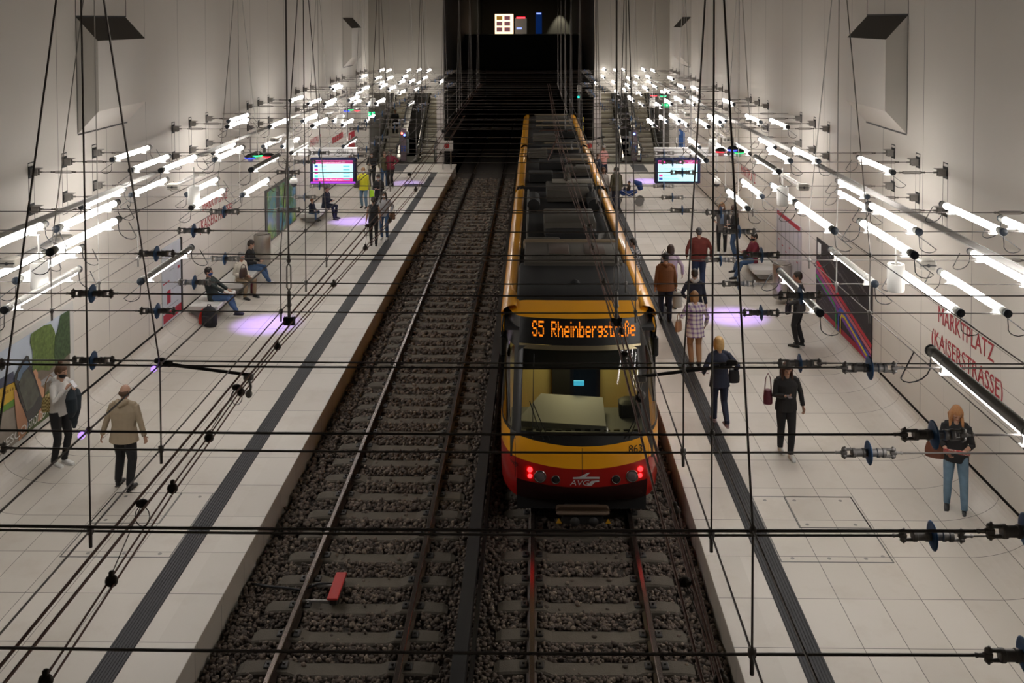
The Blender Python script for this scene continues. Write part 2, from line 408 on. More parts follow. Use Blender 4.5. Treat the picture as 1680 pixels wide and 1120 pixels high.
# sleepers
SLEEP = mat('weathered_concrete', (0.105, 0.09, 0.07), .85, var=.25, vs=5, bump=.25, bs=50)
def sleeper_mesh():
    m = MB(); L, w = 1.22, .125
    xs = [-L, -L + .07, -.95, -.6, -.5, .5, .6, .95, L - .07, L]; zt = [-.03, 0, .012, .012, -.025, -.025, .012, .012, 0, -.03]
    rows = []
    for x, z in zip(xs, zt):
        q = .8 if abs(x) == L else 1
        rows.append([(x, -w * q - .02, -.14), (x, -w * q, z - .02), (x, -w * q + .02, z), (x, w * q - .02, z), (x, w * q, z - .02), (x, w * q + .02, -.14)])
    m.grid(rows, flip=True); m.add(rows[0], [(0, 1, 2, 3, 4, 5)]); m.add(rows[-1], [(5, 4, 3, 2, 1, 0)])
    for s in (-1, 1):
        for q in (-1, 1):
            m.bbox((s * GAUGE + q * .1, 0, .02), (.09, .12, .035), .01, 1)
            m.cyl((s * GAUGE + q * .1, 0, .02), (s * GAUGE + q * .1, 0, .06), .016, n=8, mi=1)
    return m
ZSL = -.475
sl0 = sleeper_mesh().build('sleeper', [SLEEP, DARKMET], None, False, (TRK[0], 0, ZSL))
me_sl = sl0.data; bpy.data.objects.remove(sl0)
SLY = [10.72 + .6 * i for i in range(-2, 61)]
for tx, lim, lab, gr in ((TRK[0], 60, 'grey concrete sleeper in the ballast of the empty left track', 'sleepers of the left track'),
                         (TRK[1], 16, 'grey concrete sleeper in front of the train on its track', 'sleepers in front of the train')):
    for y in SLY:
        if y < lim:
            o = bpy.data.objects.new('sleeper', me_sl); COL.objects.link(o); o.location = (tx, y + (.05 if tx > 0 else 0), ZSL); tag(o, lab, 'sleeper', gr)
# ballast: individual crushed stones merged into one uncountable bed
def ballast():
    base = []
    bmx = bmesh.new(); bmesh.ops.create_icosphere(bmx, subdivisions=1, radius=1)
    for q in range(6):
        vv = np.array([v.co[:] for v in bmx.verts]); vv = vv * (1 + RNG.uniform(-.32, .22, (len(vv), 1)))
        base.append(vv)
    ff = np.array([[v.index for v in f.verts] for f in bmx.faces]); bmx.free()
    P = []; S = []
    for (ya, yb, dens, sz) in ((8.5, 14, 620, .031), (14, 20, 420, .036), (20, 30, 190, .047), (30, 47, 80, .06)):
        n = int(2 * XE * (yb - ya) * dens)
        x = RNG.uniform(-XE + .02, XE - .02, n); y = RNG.uniform(ya, yb, n)
        z = ZB + RNG.uniform(-.025, .022, n)
        d = np.minimum(XE - np.abs(x), 1) ; z += np.where(d < .35, .05, 0)
        keep = np.ones(n, bool)
        for tx in TRK:
            for sg in (-1, 1): keep &= np.abs(x - tx - sg * GAUGE) > .085
            # sleepers stay clear
            ph = (y - 10.72 - (.05 if tx > 0 else 0) + .3) % .6 - .3
            keep &= ~((np.abs(x - tx) < 1.24) & (np.abs(ph) < .13) & (RNG.uniform(0, 1, n) > .04))
        if ya >= 14: keep &= ~((x > .35) & (x < 2.75) & (y > 16.5))
        x, y, z = x[keep], y[keep], z[keep]
        P.append(np.stack([x, y, z], 1)); S.append(RNG.uniform(.65, 1.35, len(x)) * sz)
    P = np.concatenate(P); S = np.concatenate(S); n = len(P); k = base[0].shape[0]
    B = np.array(base)[RNG.integers(0, 6, n)] * S[:, None, None] * RNG.uniform(.6, 1.15, (n, 1, 3))
    a = RNG.uniform(0, 2 * PI, n); b = RNG.uniform(-.9, .9, n); ca, sa, cb, sb = np.cos(a), np.sin(a), np.cos(b), np.sin(b)
    X, Y, Z = B[..., 0], B[..., 1], B[..., 2]
    Y, Z = Y * cb[:, None] - Z * sb[:, None], Y * sb[:, None] + Z * cb[:, None]
    X, Y = X * ca[:, None] - Y * sa[:, None], X * sa[:, None] + Y * ca[:, None]
    V = np.stack([X, Y, Z], -1) + P[:, None, :]
    Fc = (ff[None] + (np.arange(n) * k)[:, None, None]).reshape(-1)
    me = bpy.data.meshes.new('ballast'); nf = n * len(ff)
    me.vertices.add(n * k); me.vertices.foreach_set('co', V.reshape(-1).astype(np.float32))
    me.loops.add(nf * 3); me.loops.foreach_set('vertex_index', Fc.astype(np.int32))
    me.polygons.add(nf); me.polygons.foreach_set('loop_start', np.arange(0, nf * 3, 3, dtype=np.int32))
    me.update(calc_edges=True)
    at = me.attributes.new('tone', 'FLOAT', 'POINT'); at.data.foreach_set('value', np.repeat(RNG.uniform(0, 1, n), k).astype(np.float32))
    m = mat('crushed_stone', (.1, .08, .07), .9); nb = NB(m)
    an = nb.nt.nodes.new('ShaderNodeAttribute'); an.attribute_name = 'tone'
    rp = nb.nt.nodes.new('ShaderNodeValToRGB'); nb.nt.links.new(an.outputs['Fac'], rp.inputs[0])
    e = rp.color_ramp.elements; e[0].position = 0; e[0].color = (.075, .058, .047, 1); e[1].position = 1; e[1].color = (.27, .22, .17, 1)
    for p_, c_ in ((.35, (.11, .088, .074, 1)), (.7, (.15, .112, .09, 1)), (.93, (.19, .15, .115, 1))):
        q = e.new(p_); q.color = c_
    nb.nt.links.new(rp.outputs[0], nb.b.inputs['Base Color'])
    me.materials.append(m)
    # coarse bed under the stones
    o = bpy.data.objects.new('ballast', me); COL.objects.link(o)
    tag(o, 'brown grey crushed stone ballast filling the whole track bed', 'ballast', kind='stuff')
ballast()
rows = [[(x, y, ZB - .035) for x in np.linspace(-XE, XE, 3)] for y in (Y0, 90)]
struct(MB().grid(rows).build('floor', mat('fine_gravel_bed', (0.055, 0.045, 0.038), .95, var=.5, vs=30, bump=1.0, bs=40)))
# low steel barrier beam between the tracks
g = thing('track_divider', 'long dark steel beam on posts running between the two tracks', 'barrier', (-.05, 0, ZB))
MB().box(-.085, .085, 9.0, 62, .20, .40).build('beam', mat('blackened_beam', (.014, .014, .014), .5, .3), g)
MB().box(.10, .15, 9.0, 62, .02, .14).build('lower_rail', mat('blackened_beam', (.03,) * 3), g)
for i in range(12):
    MB().bbox((.06, 10.2 + i * 3.1, .1), (.06, .1, .25), .01).build('post', DARKMET, g)
# red sensor beside the left rail
p = atZ(549, 985, ZB + .05)
g = thing('track_sensor', 'red topped sensor box bolted beside the left rail in the ballast', 'sensor', (p.x, p.y, ZB + .03))
MB().bbox((.0, .16, .05), (.13, .5, .10), .02).build('housing', DARKMET, g)
MB().bbox((.0, .16, .125), (.15, .62, .03), .008).build('cover', mat('red_cover', (.42, .015, .012), .5), g)
for y in (-.05, .30):
    MB().box(-.42, -.03, y - .012, y + .012, .03, .06).build('arm', GREYMET, g)
MB().tube([(-.05, .33, .05), (-.3, .30, .07), (-.5, .26, .0), (-.75, .22, .06), (-1.0, .24, .07), (-1.22, .33, .05)], .016, 8).build('cable', RUBBER, g, True)
# floor hatches
INLAY = mat('hatch_inlay_metal', (.13, .13, .125), .35, .6)
for sd, lab in ((-1, 'rectangular floor hatch outlined by a metal strip in the left platform'), (1, 'rectangular floor hatch outlined by a metal strip in the right platform')):
    g = thing('floor_hatch', lab, 'hatch', (0, 0, 0))
    m = MB(); w = .017
    def seg(xa, xb, ya, yb):
        xa, xb = sorted((sd * xa, sd * xb)); m.box(xa, xb, ya, yb, -.003, .0025)
    for (xa, xb, ya, yb) in ((4.17, 5.70, 12.82, 14.62), (4.66, 5.70, 13.70, 14.62)):
        seg(xa, xb, ya, ya + w); seg(xa, xb, yb - w, yb); seg(xa, xa + w, ya, yb); seg(xb - w, xb, ya, yb)
    m.build('frame', INLAY, g)
    for (x, y) in ((4.35, 12.92), (4.85, 12.92), (5.35, 12.92), (5.6, 12.98), (5.6, 13.55), (4.35, 14.5), (4.8, 14.5), (5.5, 14.5), (4.8, 13.8), (5.5, 13.8)):
        MB().lathe([(.028, 0), (.026, .003), (.012, .003), (.011, .001)], (sd * x, y, 0), 14).build('bolt', GREYMET, g)

# ============================================================ suspension net: span wires, insulators, ropes, hangers, anchors
def insulator_mesh():
    m = MB()
    m.lathe([(.030, -.125), (.035, -.12), (.035, -.10), (.029, -.095), (.029, -.05), (.034, -.045), (.034, -.03), (.028, -.025), (.028, .055), (.034, .06), (.034, .075), (.030, .08), (.030, .095), (.035, .10), (.035, .12), (.030, .125)], n=14, axis='x')
    for s in (-1, 1):
        for q in (-1, 1):
            m.bbox((s * .15, 0, q * .025), (.07, .022, .016), .004); m.ell((s * .178, 0, q * .025), (.022, .02, .016), 8, 6)
            m.cyl((s * .175, 0, q * .02), (s * .175, 0, q * .046), .007, n=6)
        m.bbox((s * .182, 0, 0), (.05, .026, .03), .006); m.tube([(s * .2, 0, 0), (s * .25, 0, 0)], [.011, .008], 8)
        m.lathe([(.012, s * .232), (.012, s * .242)], n=8, axis='x')
    return m
def disc_mesh():
    pr = [(0, -.012), (.04, -.011), (.075, -.006), (.087, 0), (.075, .006), (.04, .011), (0, .012)]
    return MB().lathe(pr, n=24, axis='x')
ins0 = insulator_mesh().build('insulator', GREYMET, None, 'auto'); dis0 = disc_mesh().build('shed_disc', BLUE, None, True)
ME_INS, ME_DIS = ins0.data, dis0.data; bpy.data.objects.remove(ins0); bpy.data.objects.remove(dis0)
def band(y):
    for a, b, s in ((0, 5.2, 'nearest'), (5.2, 6.4, 'second nearest'), (6.4, 8, 'third nearest'), (8, 9.5, 'at the near steady arms'), (9.5, 10.9, 'at the turnbuckles'),
                    (10.9, 12, 'just past the turnbuckles'), (12, 14, 'by the train nose'), (14, 20, 'over the train front'), (20, 27, 'by the departure screens'), (27, 32, 'over mid train'),
                    (32, 38, 'over the rear half'), (38, 44, 'over the train rear'), (44, 60, 'before the escalators')):
        if a <= y < b: return s
for D in ST:
    for z, lv in ((ZU, 'upper'), (ZL, 'lower')):
        g = thing('span_wire', '%s cross wire with blue disc insulators, %s' % (lv, band(D)), 'wire', (0, D, z), group='%s cross wires %s' % (lv, band(D)))
        jz = 0
        m = MB()
        m.tube([(-XW, 0, jz), (-3.53, 0, 0)], .0065, 6); m.tube([(-3.04, 0, 0), (-1, 0, -.012), (1, 0, -.012), (3.04, 0, 0)], .0075, 6); m.tube([(3.53, 0, 0), (XW, 0, jz)], .0065, 6)
        m.build('cable', CABLE, g)
        for s in (-1, 1):
            i = bpy.data.objects.new('insulator', ME_INS); COL.objects.link(i); i.parent = g; i.location = (s * 3.284, 0, 0)
            d = bpy.data.objects.new('shed_disc', ME_DIS); COL.objects.link(d); d.parent = i; d['label'] = 'blue disc'
            # turnbuckle near the wall
            if D > 9:
                x = s * (XW - .55)
                t = MB(); t.tube([(x - .2, 0, 0), (x - .13, 0, .018), (x + .13, 0, .018), (x + .2, 0, 0)], .006, 6); t.tube([(x - .2, 0, 0), (x - .13, 0, -.018), (x + .13, 0, -.018), (x + .2, 0, 0)], .006, 6)
                t.ell((x - .2, 0, 0), (.022, .016, .016), 8, 6); t.ell((x + .2, 0, 0), (.022, .016, .016), 8, 6); t.build('turnbuckle', CABLE, g)
# wall anchors
def anchor_tree(sd, lab, gr, D):
    g = thing('wall_anchor', lab, 'bracket', (sd * XW, D, 0), group=gr)
    m = MB(); w = .088
    def fr(ya, yb, za, zb, mi): 
        a, b = sorted((-sd * .0, -sd * .004)); m.box(a, b, ya, yb, za, zb, mi)
    fr(-w, w, 4.965, 4.985, 0); fr(-w, w, 3.875, 3.888, 0); fr(-w - .004, -w, 3.88, 4.98, 0); fr(w, w + .004, 3.88, 4.98, 0)
    m.build('cover_frame', DARKMET, g)
    for z in (ZU, ZL):
        p = MB(); a, b = sorted((-sd * .001, -sd * .008)); p.box(a, b, -w, w, z - .1, z + .1); p.build('recess', mat('recess_dark', (.03, .03, .03), .8), g)
        p = MB()
        for q in (-1, 1): a, b = sorted((-sd * .01, -sd * .13)); p.box(a, b, q * .04 - .008, q * .04 + .008, z - .06, z + .05)
        a, b = sorted((-sd * .01, -sd * .17)); p.box(a, b, -.07, .07, z + .05, z + .062)
        p.tube([(-sd * .0, 0, z), (-sd * .2, 0, z)], .016, 8); p.build('bracket_plate', GREYMET, g)
    return g
for sd, nm in ((-1, 'left'), (1, 'right')):
    first = None
    for D in ST:
        if D in REG or D < 12: continue
        lab = 'double wall bracket in its %s wall slot, %s' % (nm, band(D)); gr = '%s wall brackets %s' % (nm, band(D))
        if first is None: first = anchor_tree(sd, lab, gr, D); tr_ = tree_of(first)
        else: dup(first, (sd * XW, D, 0), None, lab, gr, tr_)
# longitudinal ropes and hangers
for x, z in [(s * a, b) for s in (-1, 1) for a in (1.93, 4.45) for b in (ZU, ZL)]:
    o = MB().tube([(x, 2, z), (x, 47.6, z)], .0065 if abs(x) < 3 else .0055, 6).build('edge_rope', CABLE)
    tag(o, '%s lengthwise steel rope over the %s %s' % ('upper' if z == ZU else 'lower', 'left' if x < 0 else 'right', 'track' if abs(x) < 3 else 'platform'), 'cable')
MID = [5.83, 11.45, 17.02, 23.3, 29.1, 34.8, 40.6, 46.2]
for D in ST:
    if D in REG: continue
    for s in (-1, 1):
        for a in (1.93, 4.45):
            mid = min(MID, key=lambda q: abs(q - D)); x = s * a
            top = Vector((x, mid + (D - mid) * .08, 8.2)); bot = Vector((x, D, ZU)); d = (top - bot); t = bot + d * ((ZTOP - ZU) / (8.2 - ZU)) if abs(D - mid) < .01 else top
            pts = [(x, D, ZL - .05), (x, D, ZL), (x, D, ZU), top] + ([(x, mid, ZTOP)])
            m = MB(); m.tube(pts, .0062, 6); 
            g = thing('hanger_cable', 'steel hanger cable over the %s %s, %s' % ('left' if s < 0 else 'right', 'track' if a < 3 else 'platform', band(D)), 'cable', (0, 0, 0),
                      group='hangers %s %s %s' % ('left' if s < 0 else 'right', 'track' if a < 3 else 'platform', band(D)))
            m.build('rope', CABLE if a < 3 else CABLEW, g); g['yy'] = D
            k = MB(); k.ell((x, D, ZU), (.02, .02, .025), 8, 6); k.build('clamp', GREYMET, g, True); k = MB(); k.lathe([(0, -.11), (.011, -.11), (.012, -.03), (.022, -.015), (.022, .02), (0, .03)], (x, D, ZL), 10); k.build('clamp', GREYMET, g, True)
for x, y, in ((atY(140, 706, 5.83).x, 5.83), (atY(257, 598, 6.96).x, 6.96)):
    o = MB().ell((0, 0, 0), (.022, .022, .022), 12, 8).build('node_lens', mat('violet_lens_glow', (.5, .3, 1), .4, emit=(.45, .25, 1), es=1.6), None, True, (x - .01, y - .03, ZU - .02))  # violet reflection in the node lens put in as emission
    tag(o, 'tiny lens with painted violet glow on the %s rope node over the left track' % ('nearer' if y < 6 else 'farther'), 'lamp')

# overhead line: messenger pair and contact pair per track
ZM, ZCN = 4.07, 3.82
cl = {-1: [(atZ(x, y, ZCN)) for x, y in ((75, 1120), (183, 955), (283, 803), (343, 720), (395, 645), (455, 570), (547.5, 467.5), (599.5, 408), (639, 363), (682, 312), (723, 252), (762, 190))],
      1: [(atZ(x, y, ZCN)) for x, y in ((1182, 1120), (1107, 840), (1048, 655), (1020, 545), (991, 465), (971, 407), (959, 372), (929, 295), (912, 220), (903, 160))]}
for s, nm in ((-1, 'left'), (1, 'right')):
    pts = cl[s]; d0 = (pts[1] - pts[0]); pts = [pts[0] - d0 * 2] + pts
    g = thing('contact_wire', 'twin brown contact wire with round clamps over the %s track' % nm, 'wire', (0, 0, 0))
    for q in (-.022, .022):
        MB().tube([(p.x + q, p.y, p.z) for p in pts], .0075, 6).build('wire', RUST, g)
    for p in pts[1:-1]:
        k = MB(); k.ell((p.x, p.y, p.z + .01), (.042, .03, .04), 12, 8); k.bbox((p.x, p.y, p.z + .05), (.03, .03, .05), .006); k.build('clamp', mat('oily_brown_fitting', (.05, .04, .03), .5, .4), g, True)
    xm = -1.84 if s < 0 else 1.72
    g = thing('messenger_wire', 'upper brown wire pair of the overhead line over the %s track' % nm, 'wire', (0, 0, 0))
    far = 1.50 if s > 0 else -1.84
    for q in (-.045, .045):
        MB().tube([(xm + q, 2, ZM), (xm + q, 10.31, ZM + .02), (xm - s * .08 + q, 20, ZM - .03), (far + q, 34, ZM), (far + q, 47.8, ZM + .05)], .010, 6).build('wire', RUST, g)
    # pulsating droppers
    for y in (5.45, 8.2, 14.0, 19):
        c = min(pts, key=lambda p: abs(p.y - y)); x1 = xm
        k = MB(); k.tube([(x1, c.y + .5, ZM), (x1 * .5 + c.x * .5, c.y + .25, ZM - .1), (c.x, c.y, ZCN + .05)], .004, 6)
        k.tube([(x1 + .0 + .05 * sin(a), c.y + .5, ZM - .09 + .07 * cos(a)) for a in [i * PI / 6 for i in range(13)]], .0035, 5)
        k.ell((x1, c.y + .5, ZM), (.045, .035, .028), 8, 6); k.build('dropper', MATS['oily_brown_fitting'], g)
    # suspension with turnbuckle at D = 10.31
    for D, lab in ((10.31, 'near'), (28.0, 'far')):
        g = thing('line_suspension', 'vertical %s suspension rod with turnbuckle and pulleys over the %s track' % (lab, nm), 'turnbuckle', (xm, D, 0))
        MB().tube([(0, 0, ZTOP), (0, 0, ZU - .02)], .010, 6).build('rod', CABLE, g)
        k = MB(); k.tube([(0, 0, 4.72), (.022, 0, 4.68), (.022, 0, 4.45), (0, 0, 4.42)], .008, 6); k.tube([(0, 0, 4.72), (-.022, 0, 4.68), (-.022, 0, 4.45), (0, 0, 4.42)], .008, 6)
        k.ell((0, 0, 4.75), (.025, .015, .035), 8, 6); k.ell((0, 0, 4.79), (.02, .02, .02), 8, 6); k.build('turnbuckle', GREYMET, g, 'auto')
        k = MB(); k.lathe([(.014, 4.42), (.022, 4.40), (.022, 4.28), (.03, 4.27), (.03, 4.25), (.018, 4.24), (.018, 4.12)], n=10); k.build('insulator_rod', GREYMET, g, 'auto')
        for q in (-.045, .045): MB().lathe([(.03, -.012), (.045, -.01), (.03, 0), (.045, .01), (.03, .012)], (q, 0, ZM + .02), 12, axis='x').build('pulley', DARKMET, g, True)
        MB().bbox((0, 0, 4.08), (.13, .03, .09), .008).build('yoke', DARKMET, g)
    # steady arm
    for D in (8.79, 25.75):
        g = thing('steady_arm', '%s sloping steady arm holding the contact wire of the %s track' % ('near' if D < 10 else 'far', nm), 'arm', (0, D, 0))
        x0, x1 = s * 2.66, s * 1.83
        MB().tube([(x0, 0, ZL - .02), (x0 - s * .2, 0, ZL - .05), (x1, 0, ZL - .13)], [.02, .017, .015], 8).build('arm_tube', DARKMET, g, True)
        k = MB(); k.bbox((x0, 0, ZL), (.10, .05, .05), .012); k.ell((x0 - s * .09, 0, ZL - .03), (.035, .03, .03), 10, 8); k.build('clamp', DARKMET, g, 'auto')
        k = MB(); k.bbox((x1, 0, ZL - .15), (.09, .06, .06), .012); k.tube([(x1, 0, ZL - .16), (x1 - s * .02, 0, ZL - .24), (x1, 0, ZCN + .03)], .014, 8); k.ell((x1, 0, ZCN + .06), (.035, .03, .04), 8, 6); k.build('end_fitting', GREYMET, g, 'auto')
# ============================================================ tube lamps
TL, TR = 1.72, 0.043
def glow_mat(kind, mir):
    c = rad({'up': 112, 'side': 165, 'down': -82}[kind]); m = mat('fluorescent_glow_%s_%d' % (kind, mir), (.8, .8, .8), .5, emit=(1.0, 0.95, 0.905), es=1)
    n = NB(m); tc = n.nt.nodes.new('ShaderNodeTexCoord'); s = n.nt.nodes.new('ShaderNodeSeparateXYZ'); n.nt.links.new(tc.outputs['Object'], s.inputs[0])
    cx = cos(c) * (-1 if mir else 1)
    d = n.math('ADD', n.math('MULTIPLY', s.outputs[0], cx / TR), n.math('MULTIPLY', s.outputs[2], sin(c) / TR))
    if kind == 'down': d = n.math('POWER', n.math('MAXIMUM', n.math('ADD', n.math('MULTIPLY', d, .62), .38), .015), 1.5)
    else: d = n.math('ADD', n.math('MULTIPLY', n.math('MAXIMUM', n.math('MULTIPLY', s.outputs[2], -1 / TR), 0), .9), .25)   # the lamp shines mostly downward
    n.nt.links.new(n.math('MULTIPLY', d, TUBE_POWER), n.b.inputs['Emission Strength']); return m
SHELL = mat('tube_back_shell', (.42, .41, .38), .35, .2); ACRY = mat('frosted_tube_end', (.38, .38, .35), .3, .1)
def arc_tube(m, r, y0, y1, a0, a1, n, mi=0):
    rows = []
    for y in (y0, y1): rows.append([(r * cos(a0 + (a1 - a0) * i / n), y, r * sin(a0 + (a1 - a0) * i / n)) for i in range(n + 1)])
    m.grid(rows, mi)
def tube_parts(kind):
    """kind: centre angle of the glowing side in degrees (90 = up)"""
    c = rad({'up': 180, 'side': 190, 'down': -82}[kind]); h = rad({'up': 166, 'side': 150, 'down': 88}[kind])
    P = []
    m = MB(); arc_tube(m, TR, .13, TL - .13, c - h, c + h, 14); P.append(('diffuser', m, 'GLOW', True))
    m = MB(); arc_tube(m, TR, .13, TL - .13, c + h, c + 2 * PI - h, 10); P.append(('back_shell', m, SHELL, True))
    for ya, yb in ((.03, .13), (TL - .13, TL - .03)):
        m = MB(); m.lathe([(TR, ya), (TR, yb)], n=16, axis='y'); P.append(('clear_end', m, ACRY, True))
    for ya, yb in ((0, .03), (TL - .03, TL)):
        m = MB(); m.lathe([(TR * .9, ya), (TR * 1.06, ya + .004), (TR * 1.06, yb - .004), (TR * .9, yb)], n=16, axis='y'); m.ell((0, ya, 0), (.008, .008, .008), 6, 4); P.append(('end_cap', m, mat('blue_black_cap', (.025, .035, .05), .4), 'auto'))
    for y in (.28, TL - .28):
        m = MB(); m.prism([(-.04, -.085), (.04, -.085), (.034, -.02), (-.034, -.02)], y - .012, y + .012); m.bbox((0, y, -.08), (.11, .04, .016), .005)
        m.lathe([(TR + .003, y - .01), (TR + .005, y), (TR + .003, y + .01)], n=16, axis='y'); P.append(('bracket', m, WHITE, False))
    for s, y in ((1, .02), (-1, TL - .02)):
        m = MB(); pts = [(s * .0, y, -.02)] + [(s * (.10 - .11 * cos(a)) + s * .02, y + .05 * sin(a), -.14 - .12 * sin(a * .9)) for a in [i * .45 for i in range(7)]] + [(s * .05, y + .2, -.075)]
        m.tube(pts, .0055, 5); P.append(('power_cord', m, RUBBER, True))
    return P
TUBES = '''6 509 129 442 d;25 461 133 406 f;81 414 193 361 f;91 376 193 331 f;-50 473 76 406 f;-62 424 64 360 u;132 340 206 309 f;213.5 279.5 278.5 255 u;183 262 244 241 u;214 320 274 293.6 f
263 280 320 254 f;348.5 251 386 233.6 f;351 262 398.5 242 u;374 199 407 189 u;372 208 405.7 196.5 u;305.7 319 357 294 f;411 279 456.6 254 d;313 341 369 311 f;397 320 438.6 295 f;230 462 311 407 d
441.6 208 484 195 f;495.5 199 522 186.6 f;511.8 207 537.5 194 f;475.4 165.2 498 157 f;505 170.5 526.3 163.6 u;532 170.5 552 162.5 f;530.6 175 547 171 u;541.8 143.4 557 137 f;546 146.4 563 141 u;546 198.7 562 192 u
431 240.4 462 226.4 u;462.5 240.4 491.5 226.4 u;477.3 251 506 235.5 d;627 114.4 636 111 f;632.7 116.8 641.5 114 u;666.3 116.6 674 114 u;687 114.6 695 110.5 f;700 116.8 707 113 f;591 126.6 603 123.6 u;615 129.4 627 126 u
634 129.4 646 124.6 f;660 127 669 123.6 u;693 129.4 701.6 126 u;621 137 630 134 u;623 143 635 137 f;654 136 663 133 u;671 135 678 132 f;683 137.6 690 135 u;721 135.5 727 132 u;591.6 147.3 606.6 142.5 u
582 154 592 149 f;637 146.8 650 141.4 u;655 153 664 148 f;679 149 687 144.6 u;572 165 589 159.6 u;602 171 611 167 f;616 170 631 164 u;579 170 593 165.5 u;669 172 678 166 d;561 205.7 579 195.5 f
562.7 240 584.6 226 d;599 198 607 193 u
993.8 114.6 989 112 f;1012.5 116.8 1007.7 113.6 f;1025.6 115.7 1021 113 u;1059 115 1053 113 u;1075 116.8 1067.7 113.6 f;992 127.5 986 124.8 u;1034 129.9 1028 127 u;1048.7 127.5 1042 123.8 u;1067.4 127.7 1059.6 124.8 u;1105 130 1096.6 127.5 u
1009 136 1004.5 133.4 u;979 138 974.5 135.5 u;1033.7 142.7 1026 138 f;1046.6 138 1041 135 u;1068.8 136 1064.5 133 u;1063.7 147 1053.8 142 f;1078.4 144 1069.8 139.3 u;1099 151.3 1090 145.7 f;1123.4 143.6 1112 139.3 u;1028.6 150 1023 145.7 f
1014.7 153 1008 148.4 f;1093 154 1083 151 u;1053 155 1047 151 u;1040 165.5 1030 160 u;1056.5 173 1048.4 166 d;1085.4 175.7 1076 169.3 f;1102.5 171 1089 165 u;1120 166.6 1107 158.6 f;1094 199.3 1081 190 f;1115 199 1097.7 188 f
1129 206 1117.5 200 u;1073.6 205.7 1061.8 196 f;1147 147.5 1135 141.6 f;1147.4 166 1132 160 u;1139 171.6 1127 167 u;1204.5 171.3 1188.4 165.7 u;1248.7 200.5 1224.8 191 u;1293 208.6 1264 196.8 f;1162.7 208 1141.8 195.7 f;1182 200.5 1160 189 u
1191 199 1174.5 190.4 f;1185.7 206.5 1167.5 200 u;1148 241.4 1130 230 u;1159 263.4 1133 242.5 d;1196 251 1174.5 236.6 f;1231 252 1204 234 u;1272 242 1244 229 u;1297.7 264.5 1259 243.6 f;1278.8 281.6 1240 258.6 d;1251 322.4 1218.4 297 f
1227.5 342.5 1196 314 f;1423.7 323 1376 297.5 f;1427.5 344.5 1372.5 315 u;1508.7 381 1428.7 336 u;1370 379 1307.5 334 f;1306 331 1286 316 f;1647.5 381 1551 335 u;1501 419 1413.7 365 f;1436 466 1366 410 d;1346 514 1280 446 d
1577 514 1485 450 f;1654.5 515 1547.5 451 u;1700 470 1587.5 411 u;1768 412 1657.5 366 f;1728 743 1525 571 d;1466 283 1406 259 f;1343.7 265 1300 243.7 u'''
proto = {}
n_t = 0
for rec in TUBES.replace('\n', ';').split(';'):
    q = rec.split()
    if len(q) != 5: continue
    xn, yn, xf, yf = map(float, q[:4]); kd = {'d': 'down', 'u': 'side', 'f': 'up'}[q[4]]
    best = None
    for zl in (ZU + .045, ZL + .045):
        p = atZ(xn, yn, zl)
        e = Vector((p.x, p.y + TL, p.z)) - CAM; k = F_PX / e.dot(FWD); ex, ey = CX + k * e.dot(RIGHT), CY - k * e.dot(UP)
        er = abs(ex - xf) + abs(ey - yf)
        if p.y > 47: er += 50
        if abs(p.x) > 7.35: er += 400
        if best is None or er < best[0]: best = (er, p, zl)
    p = best[1]; up = best[2] > 4.5
    if p.y > 47.2: p = Vector((p.x, 46.4, p.z))
    sd = 'left' if p.x < 0 else 'right'; key = (kd, p.x < 0)
    look = {'down': 'grey backed', 'side': 'side lit', 'up': 'fully lit'}[kd]
    lab = '%s tube lamp, %s wires, %s platform, %s' % (look, 'upper' if up else 'lower', sd, band(p.y)); gr = lab.replace('tube lamp', 'tube lamps')
    if key not in proto:
        g = thing('tube_lamp', lab, 'lamp', p, group=gr)
        for nm, m, mt, sm in tube_parts(kd):
            if p.x < 0: m.v = [(-a, b, c) for a, b, c in m.v]; m.f = [f[::-1] for f in m.f]
            m.build(nm, glow_mat(kd, p.x < 0) if mt == 'GLOW' else mt, g, sm)
        proto[key] = (g, tree_of(g))
    else: dup(proto[key][0], p, None, lab, gr, proto[key][1])
    n_t += 1
# individual wording for the biggest lamps
def relabel(px, py, txt):
    best = None
    for o in bpy.data.objects:
        if o.name.startswith('tube_lamp'):
            e = Vector(o.location) - CAM; k = F_PX / e.dot(FWD); d = abs(CX + k * e.dot(RIGHT) - px) + abs(CY - k * e.dot(UP) - py)
            if best is None or d < best[0]: best = (d, o)
    o = best[1]; o['label'] = txt
    if 'group' in o: del o['group']
relabel(1728, 743, 'largest grey backed tube lamp, cut by the right edge beside the wall lettering')
relabel(6, 509, 'lowest grey backed tube lamp by the left edge, over the landscape poster')
relabel(230, 462, 'lone grey backed tube lamp in front of the white wall poster')
relabel(81, 414, 'long bright tube lamp between the leftmost white speaker and the wall brackets')
relabel(25, 461, 'bright tube lamp partly behind the nearest left white cylinder speaker')
relabel(1577, 514, 'bright tube lamp right behind the nearest right white cylinder speaker')
relabel(1501, 419, 'bright tube lamp just above the nearest right white cylinder speaker')
relabel(1436, 466, 'grey backed tube lamp in front of the dark map poster')
relabel(1346, 514, 'grey backed tube lamp in front of the man with the patterned bag')
relabel(1654.5, 515, 'tube lamp directly above the red station lettering at the right edge')
relabel(1370, 379, 'bright tube lamp above the top left corner of the dark map poster')
relabel(411, 279, 'grey backed tube lamp left of the green and blue glass panels')
relabel(397, 320, 'bright tube lamp directly above the upper end of the left red lettering')
relabel(313, 341, 'bright tube lamp touching the start of the left red lettering')

